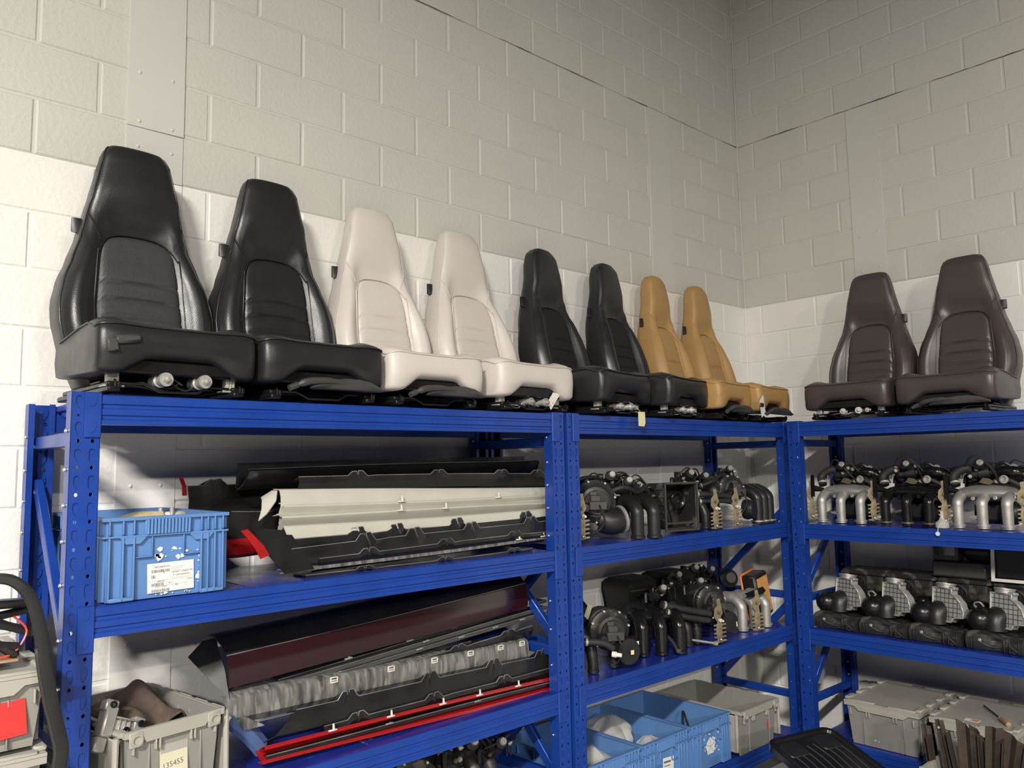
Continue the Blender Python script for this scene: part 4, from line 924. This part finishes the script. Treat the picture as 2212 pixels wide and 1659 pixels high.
MB().box((.10, -.19, .085), (.014, .001, .026), .0003).build('yellow_sticker', M_yel, t); MB().tube([(-.22, -.12, .04), (-.10, -.18, .012)], [.006, .006], 8).build('link_rod', M_alu_d, t)
MB().tube([(-.11, -.175, .013), (-.09, -.186, .009)], .011, 8).build('rod_end', M_alu, t); throttle(t, (-.06, .12, .30), .9, 8)
p = P2(1640, 1330, -.50)
t = thing('intake_manifold', 'silver cast manifold with black linkage left of the orange filter', 'engine part', (p.x-.05, -.40, ZL[1]), R(-10), GI)
runners(t, [-.10, .0, .10], .165, .0, -.11, .030, M_alu, M_alu); linkage(t, (-.04, -.17, .11), R(-38), 1.05, False)
MB().prism([(-.09, .21), (.06, .235), (.085, .21), (.06, .195), (-.06, .185)], .006).build('throttle_lever', M_steel, t, (0, -.13, 0)); MB().lathe([(.05, 0), (.055, .01), (.055, .02), (.042, .03), (.03, .05), (0, .05)], (-.02, .06, .27), (-.4, -.9, .2), 18).build('pulley', M_pl, t)
t = thing('intake_manifold', 'dark intake manifold half hidden behind the long hosed assembly, middle shelf', 'engine part', (-.99, -.17, ZL[1]), R(-10), GI)
runners(t, [-.08, .02, .12], .2, .0, -.08, .027, M_pl); throttle(t, (-.08, -.02, .29), 1.1, 80); throttle(t, (.08, .0, .27), 1.0, 81); MB().box((0, .06, .12), (.3, .1, .2), .03).build('manifold_core', M_pl, t)
hose(t, [(-.15, -.04, .22), (-.05, -.08, .25), (.06, -.06, .22), (.14, -.02, .26)], .014)
p0 = P2(1655, 1300, -.42)
t = thing('air_filter', 'black air filter box with orange seal and amber element, near corner post', 'air filter', (p0.x-.035, -.40, ZL[1]+.024), R(4), rx=0)
W_, H_, D_ = .165, .265, .10
q = MB(); q.box((0, 0, H_/2), (W_, D_, H_), .012); q.build('filter_frame', M_pl, t, None, (R(-4), R(-9), 0))
fe = MB().box((0, -D_/2-.002, H_/2), (W_*.78, .006, H_*.82), .002); fe.build('filter_element', M_ofoam, t, None, (R(-4), R(-9), 0))
for k in range(9): MB().box((-W_*.34+k*W_*.085, -D_/2-.006, H_/2), (.004, .004, H_*.8), .001).build('pleat', M_ofoam, t, None, (R(-4), R(-9), 0))
q = MB()
for c_, dd in (((-W_/2, D_*.42, H_/2), (.014, .014, H_+.012)), ((W_/2, D_*.42, H_/2), (.014, .014, H_+.012)), ((0, D_*.42, H_), (W_+.012, .014, .014)), ((0, D_*.42, 0.004), (W_+.012, .014, .01))): q.box(c_, dd, .004)
q.build('orange_seal', M_orange, t, None, (R(-4), R(-9), 0))

# bottom of the middle bay: three blue crates and a tote
c2 = blue_crate('light blue crate of clear plastic bags, partly hidden by the double post', (-2.274, -.300, ZL[0]))
c3 = blue_crate('light blue crate with label sheet holding clear bags, middle of three', (-1.894, -.300, ZL[0]))
c4 = blue_crate('light blue crate with torn white star sticker, next to the grey tote', (-1.514, -.300, ZL[0]))
pl = MB().box((0, 0, 0), (.085, .0012, .13), .0003).build('label', M_label, c3, (.02, -.2858, .075), (0, R(4), 0))
q = MB()
for k in range(6): q.box((-.01, 0, .045-.018*k), (.055-.006*(k % 3), .0003, .004 if k % 2 else .009))
stuff(q.build('printed_lines', M_ink, pl, (0, -.0008, 0)))
scraps(c4, 21, 34, (-.06, .08, .06, .17), -.2858)
q = MB(); pts = []
for k in range(5): a = math.pi/2+k*2*math.pi/5; pts.append((.045*math.cos(a), .045*math.sin(a)))
q.prism(pts, .0012); st_ = q.build('pentagon_star_sticker', M_torn, c4, (.0, -.2862, .105))
for k in range(5): a = math.pi/2+k*2*math.pi/5; MB().box((.019*math.cos(a), 0, .019*math.sin(a)), (.040, .0006, .0016), 0, None, (0, -a, 0)).build('star_line', M_ink, st_, (0, -.0008, 0))
def bag(label, loc, s, seed, group='clear plastic bags in the blue crates'):
    rnd = random.Random(seed); rings = []; ph = [rnd.uniform(0, 6) for _ in range(6)]
    for i in range(13):
        t_ = i/12; r0 = math.sin(math.pi*min(.97, max(.06, t_)))**.6; ring = []
        for j in range(22):
            a = j/22*2*math.pi; rr = r0*(1+.16*math.sin(3*a+ph[0]+4*t_)+.11*math.sin(7*a+ph[1]-6*t_)+.07*math.sin(11*a+ph[2]))
            ring.append((s[0]*rr*math.cos(a), s[1]*rr*math.sin(a), s[2]*(t_+.09*math.sin(5*a+ph[3])*r0)))
        rings.append(ring)
    t = tag(MB().rings(rings).build('plastic_bag', M_bag, None, loc, None, 50), label, 'bag', group)
    MB().tube([(-s[0]*.5, 0, s[2]*.3), (0, s[1]*.2, s[2]*.45), (s[0]*.5, -.02, s[2]*.3)], .022, 10, smooth=3).build('wrapped_part', M_dgr, t)
bag('crumpled clear bag in the blue crate beside the double post', (-2.275, -.44, ZL[0]+.05), (.12, .10, .20), 1)
bag('large crumpled clear bag at the back of the middle blue crate', (-1.905, -.24, ZL[0]+.06), (.12, .13, .21), 2)
bag('clear bag at the front of the middle blue crate', (-1.87, -.46, ZL[0]+.05), (.10, .055, .16), 3)
rg = thing('black_duct', 'black ring shaped duct lying in the star stickered blue crate', 'car part', (-1.56, -.17, ZL[0]+.08)); MB().lathe([(.06, .0), (.085, .01), (.09, .05), (.08, .06), (.055, .05), (.06, 0)], n=24).build('ring', M_pl, rg, None, (.5, .2, 0))
rg = thing('black_ball_joint', 'shiny black dome part in the star stickered blue crate', 'car part', (-1.50, -.40, ZL[0]+.06)); MB().lathe([(0, .09), (.03, .085), (.055, .06), (.06, .03), (.05, 0)], n=20).build('dome', M_pl_sm, rg); MB().tube([(.05, .03, .04), (.09, .06, .12), (.13, .08, .13), (.14, .06, .06)], .006, 8, smooth=5).build('pipe', M_pl, rg)
tt = tote('grey open tote beside the star stickered blue crate, bottom shelf', (-1.10, -.355, ZL[0]), 0, 'mid', 'open')
MB().box((.10, -.262, .12), (.016, .001, .07), .0003).build('red_mark', M_redst, tt)
tag(MB().box((0, 0, 0), (.24, .16, .008), .001).build('cardboard_piece', M_card, None, (-1.16, -.22, ZL[0]+.13), (R(20), R(25), R(10))), 'tan cardboard piece inside the open tote, bottom shelf', 'cardboard')
# engine parts at the bottom of the left bay
t = thing('intake_assembly', 'dark engine part cluster under the middle left shelf, near the double post', 'engine part', (-3.08, -.34, ZL[0]), 0)
drum(t, (-.16, -.05, .30), .12, (-.3, -1, 0)); runners(t, [.05, .14, .23], .33, .03, -.06, .03, M_dust, M_alu_d); throttle(t, (.12, -.02, .38), 1.1, 31); throttle(t, (.26, -.05, .36), .9, 32)
MB().box((-.1, .14, .26), (.34, .14, .5), .03).build('heater_box', M_pl, t)

# ------------------------------------------------------------------ right rack
def rloc(lx, X, z): return (X, -lx, z)
GR = 'intake manifolds on the upper right shelf'
def manifold_unit(label, lx, mt, fl, seed, plug=True):
    t = thing('intake_manifold', label, 'engine part', rloc(lx, -.445, ZL[2]), RACKROT, GR)
    xs = [-.115, .0, .115]; runners(t, xs, .165, .03, -.12, .027, mt, fl)
    q = MB(); rings = []
    for k in range(13):
        s = -1+k/6; f = max(.04, 1-abs(s)**2.6)**.5; rings.append([(.005+s*.168, .0+.10*f*math.cos(a), .182+.040*f*math.sin(a)-.01*s*s) for a in [i*math.pi/9 for i in range(18)]])
    q.rings(rings); q.build('plenum', mt, t)
    for x, z in ((-.05, .15), (.055, .155), (.14, .16)): MB().lathe([(.010, 0), (.010, .016), (.005, .017), (.005, .008)], (x, -.075, z), (0, -1, .15), 10).build('boss', mt, t)
    MB().prism([(-.03, .012), (.012, 0), (.012, .024), (-.03, .018)], .006).build('mounting_tab', mt, t, (-.03, -.12, .045))
    linkage(t, (-.187, -.10, .125), R(25), 1.05, False)
    if plug: linkage(t, (.185, -.10, .12), R(25), 1.05, plug)
    MB().prism([(-.01, -.02), (.012, -.02), (.014, .10), (.004, .115), (-.008, .10)], .005).build('link_plate', M_steel, t, (-.165, -.125, .17))
    MB().tube([(-.165, -.12, .20), (-.13, -.06, .19)], [.02, .012], 6).build('gusset', M_steel, t)
    throttle(t, (-.02, .03, .285), 1.05, seed); throttle(t, (.12, .08, .265), .95, seed+1); 
    hose(t, [(-.15, -.02, .215), (-.165, .0, .27), (-.10, .02, .31), (-.08, .05, .25)], .024); hose(t, [(.03, -.02, .24), (.10, -.03, .25), (.18, -.01, .20)], .012)
    throttle(t, (-.05, .11, .25), .85, seed+50); MB().box((.0, .12, .22), (.30, .07, .10), .025).build('fuel_rail', M_pl, t)
    MB().tube([(.03, .02, .285), (.12, .0, .29), (.17, .02, .27)], [.02, .03, .02], 12, smooth=4).build('air_pipe', M_pl_sm, t)
    MB().lathe([(.014, 0), (.022, .002), (.022, .010), (.014, .012), (.013, .004)], (.09, -.04, .25), (-.2, -1, .2), 16).build('port_ring', M_alu_d, t)
    MB().prism([(-.03, 0), (-.01, .024), (.02, .02), (.04, .004), (.02, -.012)], .006).build('gold_plate', M_gold, t, (0, -.04, .235))
    MB().box((.02, .06, .075), (.22, .08, .12), .025).build('under_housing', M_pl, t)
    return t
manifold_unit('silver three runner intake manifold nearest the corner post, upper right shelf', .90, M_alu, M_alu, 41, False)
t = manifold_unit('black three runner intake manifold with brass clamp rings, upper right shelf', 1.27, M_pl_sm, M_gold, 43, False)
manifold_unit('silver three runner intake manifold near the right edge, upper right shelf', 1.645, M_alu, M_alu, 45)
tg = thing('hang_tag', 'white round tag dangling over the upper right beam', 'tag', atx(2026, 1153, -.705)); MB().lathe([(.011, 0), (.011, .003), (.004, .003)], (0, 0, 0), (-1, 0, 0), 14).build('tag_disc', M_bucket, tg); MB().tube([(0, 0, .01), (.01, .0, .03), (.04, 0, .05)], .0015, 5, smooth=3).build('tag_tie', M_bucket, tg)
tag(MB().lathe([(.02, 0), (.032, .004), (.032, .03), (.015, .045), (.01, .055), (.007, .085), (.01, .09)], n=16).build('plastic_cup', M_bag, None, rloc(1.475, -.64, ZL[2])), 'small clear plastic cup between black and silver manifolds', 'container')
# airflow meters on the middle shelf
GA = 'airflow meters on the middle right shelf'
def tray_mesh():
    q = MB(); n = 14; rows = []
    for i in range(n+1):
        x = -.13+.26*i/n; s = i/n; hgt = .078+.012*math.sin(s*6); dep = .02*math.exp(-((s-.55)/.18)**2)
        rows.append([(x, -.15+dep+.01, 0), (x, -.15+dep, .03), (x, -.15+dep*1.6, .05), (x, -.14+dep*.6, hgt-.012), (x, -.12, hgt), (x, .0, hgt+.004), (x, .15, hgt), (x, .16, 0)])
    q.rings(rows); 
    for x in (-.122, -.10, -.085, .05, .075, .115): q.box((x, -.150, .032), (.004, .012, .058), .001)
    return q.mesh('tray', M_dust)
TR = tray_mesh()
def ridge_mesh():
    q = MB(); q.tube([(-.08, -.146, .05), (-.05, -.148, .035), (-.02, -.140, .022), (.02, -.132, .022), (.045, -.130, .045), (.06, -.135, .05), (.085, -.148, .03), (.11, -.15, .012)], .004, 6, smooth=4); return q.mesh('ridge', M_dgr)
RD = ridge_mesh()
def meter_meshes():
    D = {}; s = .165; q = MB()
    out = [(-.085, -.085), (.02, -.085), (.03, -.065), (.045, -.060), (.085, -.055), (.088, -.03), (.07, .02), (.035, .055), (.02, .06), (.02, .085), (-.085, .085)]
    q.prism(out, .05); D['body'] = q.mesh('meter_body', M_alu_d)
    q = MB(); 
    fr = out+[out[0]]
    for (a, b), (c, d) in zip(fr, fr[1:]):
        L = math.hypot(c-a, d-b); q.box(((a+c)/2, -.028, (b+d)/2), (L+.006, .01, .008), .002, None, (0, -math.atan2(d-b, c-a), 0))
    D['frame'] = q.mesh('meter_rim', M_alu_d)
    q = MB()
    def lim(z): return .08 if z < -.02 else .08-(z+.02)*.55
    for k in range(6):
        z = -.058+k*.0235; x1 = lim(z)-.006; q.box(((x1-.08)/2, -.0245, z), (x1+.08, .006, .003), .0005)
    D['hbar'] = q.mesh('grid_ribs', M_dgr); q = MB()
    for k in range(6):
        x = -.065+k*.0235; z1 = .08 if x < .02 else .07-(x-.0)*.9; z0 = -.08 if x < .02 else -.056; q.box((x, -.0245, (z0+z1)/2), (.003, .006, z1-z0), .0005)
    D['vbar'] = q.mesh('grid_ribs', M_dgr)
    q = MB(); q.lathe([(.042, .0), (.046, .004), (.046, .018), (.05, .02), (.05, .028), (.040, .029), (.038, .01)], (-.03, .0, .085), (0, 0, 1), 22); q.box((.012, -.01, .09), (.05, .04, .016), .004); D['neck'] = q.mesh('round_neck', M_alu)
    q = MB(); pr = [(.0, .066)]+[(.062*math.sin(a), .066*math.cos(a)) for a in [i*math.pi/14 for i in range(1, 9)]]+[(.06, -.02), (.06, -.10)]
    q.lathe(pr, (0, 0, 0), (0, -1, .12), 24); D['dome'] = q.mesh('dome_cap', M_pl_sm)
    return D
MM = meter_meshes()
def airflow(label, lx, rot, hook):
    t = thing('airflow_meter', label, 'engine part', rloc(lx, -.478, ZL[1]), RACKROT+rot, GA)
    link('tray', TR, t); link('ridge', RD, t)
    b = link('meter_body', MM['body'], t, (.045, -.02, .185), (R(-8), R(0), R(-12)))
    for k in ('frame', 'hbar', 'vbar', 'neck'): link(MM[k].name, MM[k], b)
    d = link('dome_cap', MM['dome'], t, (-.085, -.06, .135), (0, 0, R(-14))); d2 = link('dome_cap', MM['dome'], t, (.115, .115, .165), (0, 0, R(-20))); d2.scale = (.62, .6, .62)
    MB().tube([(-.02, -.05, .085), (-.02, -.04, .14), (.0, -.0, .155), (.03, .04, .15)], .055, 14, smooth=4).build('elbow', M_pl, t)
    MB().box((.0, .1, .1), (.22, .1, .1), .02).build('rear_housing', M_pl, t)
    if hook: MB().tube([(-.10, -.06, .19), (-.105, -.07, .215), (-.075, -.08, .225), (-.06, -.07, .205)], .005, 6, smooth=4).build('wire_hook', M_gclip, t)
    MB().box((-.06, -.153, .05), (.016, .006, .016), .002).lathe([(.005, 0), (.005, .004), (0, .004)], (-.06, -.155, .05), (0, -1, 0), 8).build('mount_clip', M_alu_d, t)
for k, (lb, lx) in enumerate((('airflow meter with silver grid nearest the corner post, middle right shelf', .858), ('airflow meter with silver grid, second from the corner post', 1.128), ('airflow meter with silver grid, third from the corner post', 1.395), ('airflow meter with silver grid nearest the right edge', 1.675))):
    airflow(lb, lx, R(-3), k in (1, 3))
GC = 'black air box covers behind the airflow meters'
def cover_mesh():
    q = MB(); q.rings([[(x*a, y*b, z) for x, y in ((-.125, -.09), (.115, -.09), (.125, -.05), (.125, .09), (-.125, .09))] for z, a, b in ((.0, .84, .8), (.02, .9, .9), (.105, .96, .97))])
    q.rings([[(x*a, y*b, z) for x, y in ((-.14, -.10), (.13, -.10), (.14, -.06), (.14, .1), (-.14, .1))] for z, a, b in ((.105, 1, 1), (.112, 1.02, 1.02), (.118, 1.02, 1.02), (.135, .9, .88))])
    for x in (-.02, .02, .06): q.box((x, -.088, .06), (.006, .012, .08), .002)
    q.box((-.075, -.09, .07), (.03, .01, .03), .003); return q.mesh('cover_shell', M_dust)
CV = cover_mesh(); SPK = MB().lathe([(0, .0), (.05, .0), (.052, .012), (.045, .014), (.04, .004), (.0, .002)], (0, 0, 0), (0, -1, 0), 20).mesh('duct_hole', M_pl)
for k, (lb, lx) in enumerate((('flanged black air box cover nearest the corner post', .90), ('flanged black air box cover, second from the corner post', 1.175), ('flanged black air box cover under the small control box', 1.455), ('flanged black air box cover at the right edge', 1.735))):
    t = thing('air_box_cover', lb, 'engine part', rloc(lx, -.225, ZL[1]+.175), RACKROT, GC); t.scale = (.96, 1, 1); link('cover_shell', CV, t)
    link('duct_hole', SPK, t, (-.04, -.088, .045)); MB().box((0, .0, -.0875), (.20, .14, .172), .01).build('lower_box', M_pl, t)
t = thing('control_box', 'small dark control box with paper label under the upper right beam', 'car part', rloc(1.36, -.26, ZL[1]+.3105+.085), RACKROT)
q = MB().box((0, 0, .055), (.13, .10, .11), .005).build('box_shell', M_dgr, t); MB().box((.02, -.051, .06), (.06, .002, .06), .0005).build('paper_label', M_dpanel, t); MB().box((-.04, -.051, .055), (.025, .006, .05), .003).build('connector', M_pl, t)
t = thing('black_box', 'plain dark grey box under the small control box, right rack', 'box', rloc(1.43, -.25, ZL[1]+.3105), RACKROT)
MB().box((0, 0, .042), (.27, .16, .083), .006).build('box_shell', M_dgr, t); MB().box((0, -.082, .004), (.28, .01, .008), .002).build('lower_lip', M_pl, t)
t = thing('washer_reservoir', 'rounded black reservoir beside the small control box', 'car part', rloc(1.525, -.25, ZL[1]+.3105+.084), RACKROT)
MB().box((0, 0, .055), (.20, .14, .108), .045).build('reservoir_shell', M_pl, t)
t = thing('lined_tray', 'black tray with white rim leaning at the upper right edge', 'tray', rloc(1.735, -.30, ZL[1]+.3105), RACKROT, rx=0)
q = frame_ring(.245, .15, 0, .016, .012); q.build('white_rim', M_bucket, t, (0, -.03, .088), (R(82), 0, R(0))); MB().box((0, .0, .088), (.25, .045, .155), .008).build('tray_shell', M_pl, t)
# totes on the bottom shelf of the right rack
tote_meshes(.40, .55, .222, 'rt')
t1 = tote('closed dusty grey tote nearest the corner post, bottom right shelf', rloc(1.105, -.405, ZL[0]), RACKROT, 'rt')
scr = MB()
for x, z in ((-.08, .06), (-.05, .035), (-.045, .04), (-.03, .035)): scr.box((x, 0, z), (.006, .001, .004))
stuff(scr.build('paper_specks', M_torn, t1, (0, -.246, 0)))
t2 = tote('closed grey tote with bright sticker on its lid, bottom right shelf', rloc(1.555, -.405, ZL[0]), RACKROT, 'rt')
sk = MB().box((0, 0, 0), (.07, .045, .0008), .0002).build('lid_sticker', M_label, t2, (-.02, -.19, .2345)); MB().box((.012, 0, .0006), (.035, .03, .0006), .0001).build('orange_print', M_orange, sk)
sd = thing('screwdriver', 'tan handled tool with dark shaft lying on the stickered lid', 'tool', rloc(1.63, -.50, ZL[0]+.247), RACKROT+R(38))
MB().lathe([(.004, -.11), (.012, -.105), (.013, -.03), (.009, -.02), (.011, -.01), (.004, 0)], (0, 0, 0), (0, 1, .02), 12).build('handle', M_card, sd); MB().tube([(0, 0, 0), (0, .19, .004)], .004, 8).build('shaft', M_steel, sd)
# foreground at the lower right: tall tote with a black lid, pale tote of rusty brackets
ang = math.atan2(-.39, -.32)
tote_meshes(.34, .24, .345, 'tallbin'); tote_meshes(.34, .24, .235, 'lowbin')
tl_ = (-1.49, -1.287, .367); th_ = R(-15); fwd = Vector((math.sin(th_), -math.cos(th_), 0))
tote('grey bin under the raised end of the black ribbed tray', Vector((tl_[0], tl_[1], 0))-fwd*.135, th_, 'tallbin', None)
tote('low grey bin under the front end of the black ribbed tray', Vector((tl_[0], tl_[1], 0))+fwd*.15, th_, 'lowbin', None)
ld = thing('black_tray', 'big ribbed black plastic tray upturned on the foreground tote', 'tray', tl_, th_, rx=R(18))
w, d = .43, .60; rows = []
q = MB(); rr = []
def rrect(w, d, r, z, n=5):
    o = []
    for cx, cy, a0 in ((w/2-r, -d/2+r, -90), (w/2-r, d/2-r, 0), (-w/2+r, d/2-r, 90), (-w/2+r, -d/2+r, 180)):
        for k in range(n+1): a = R(a0+90*k/n); o.append((cx+r*math.cos(a), cy+r*math.sin(a), z))
    return o
q.rings([rrect(w*.94, d*.95, .05, .0), rrect(w, d, .06, .004), rrect(w, d, .06, .03), rrect(w*.97, d*.98, .055, .036), rrect(w*.90, d*.93, .045, .034), rrect(w*.87, d*.91, .04, .022)]); q.build('lid_shell', M_trunk, ld)
for k in range(8):
    x = -.15+k*.043; MB().tube([(x, -d*.40, .0225), (x+.01, -d*.2, .0225), (x-.004, 0, .0225), (x+.008, d*.2, .0225), (x, d*.36, .0225)], .0028, 5, smooth=4).build('lid_rib', M_dgr, ld)
for x in (-.11, .11): MB().rings([rrect(.12, .10, .02, .0), rrect(.115, .095, .02, .004)]).build('lid_pad', M_pl, ld, (x, d*.35, .022))
bw = thing('brown_pulley', 'brown dished metal wheel on a bin left of the black lid', 'car part', (-1.86, -1.03, .335)); MB().lathe([(.02, .03), (.06, .02), (.085, .025), (.09, .04), (.10, .045), (.112, .04), (.115, .0), (.02, .0)], n=28).build('dished_wheel', M_rust, bw)
tote_meshes(.33, .33, .315, 'bin'); tote('grey bin under the brown dished wheel', (-1.88, -1.10, 0), R(-20), 'bin', None)
tote_meshes(.62, .42, .365, 'pale')
tp = tote('pale grey open tote full of rusty brackets at the lower right', rloc(1.775, -.905, 0), RACKROT, 'pale', None)
for o in tp.children:
    setmat(o, M_tote_l)
GB = 'rusty brackets standing in the pale tote'
def rbracket(label, px, py, wid, X, tilt, seed, kind=0, leanx=0):
    p = atx(px, py, X); h = p.z-.10
    t = thing('steel_bracket', label, 'bracket', (p.x, p.y, .02), RACKROT+R(tilt), GB, ry=0)
    L = p.z-.02; rnd = random.Random(seed); rows = []
    for k in range(9):
        s = k/8; w = wid*(.75+.25*s if kind != 1 else 1-.62*s); off = -leanx*(1-s)
        top = [(-w, -.0), (-w*.2, .012), (w*.25, -.004), (w, .012)]
        rows.append([(x+off, y, s*L*(1-.10*(i/3 if kind == 0 else 0))) for i, (x, y) in enumerate(top)])
    MB().sheet(rows, .005).build('bent_plate', M_rust, t)
    MB().sheet([[(x-leanx*(1-s), .012-.05*f, s*L*.92) for f in (0, .5, 1)] for s in (0, .5, 1) for x in (wid,)], .004).build('flange', M_rust, t)
    if kind == 1: MB().lathe([(.006, 0), (.006, .006), (.003, .008)], (-leanx*.02, -.006, L*.94), (0, -1, 0), 8).build('hole_bush', M_alu_d, t)
rbracket('leaning rusty channel bracket at the left of the pale tote', 1998, 1566, .022, -.97, -10, 1, 2, -.05)
rbracket('rusty tapered bracket with hole near the top, second from left in the pale tote', 2027, 1555, .042, -1.0, 0, 2, 1, -.08)
rbracket('tallest rusty folded bracket in the middle of the pale tote', 2088, 1556, .046, -1.03, 8, 3, 0)
rbracket('dark rusty folded bracket right of the tallest one', 2112, 1569, .040, -.98, -6, 4, 0)
rbracket('reddish rusty bracket leaning right in the pale tote', 2147, 1572, .034, -1.02, 10, 5, 2, .05)
rbracket('black edged bracket at the right picture edge in the pale tote', 2190, 1580, .05, -1.0, 0, 6, 0, .1)
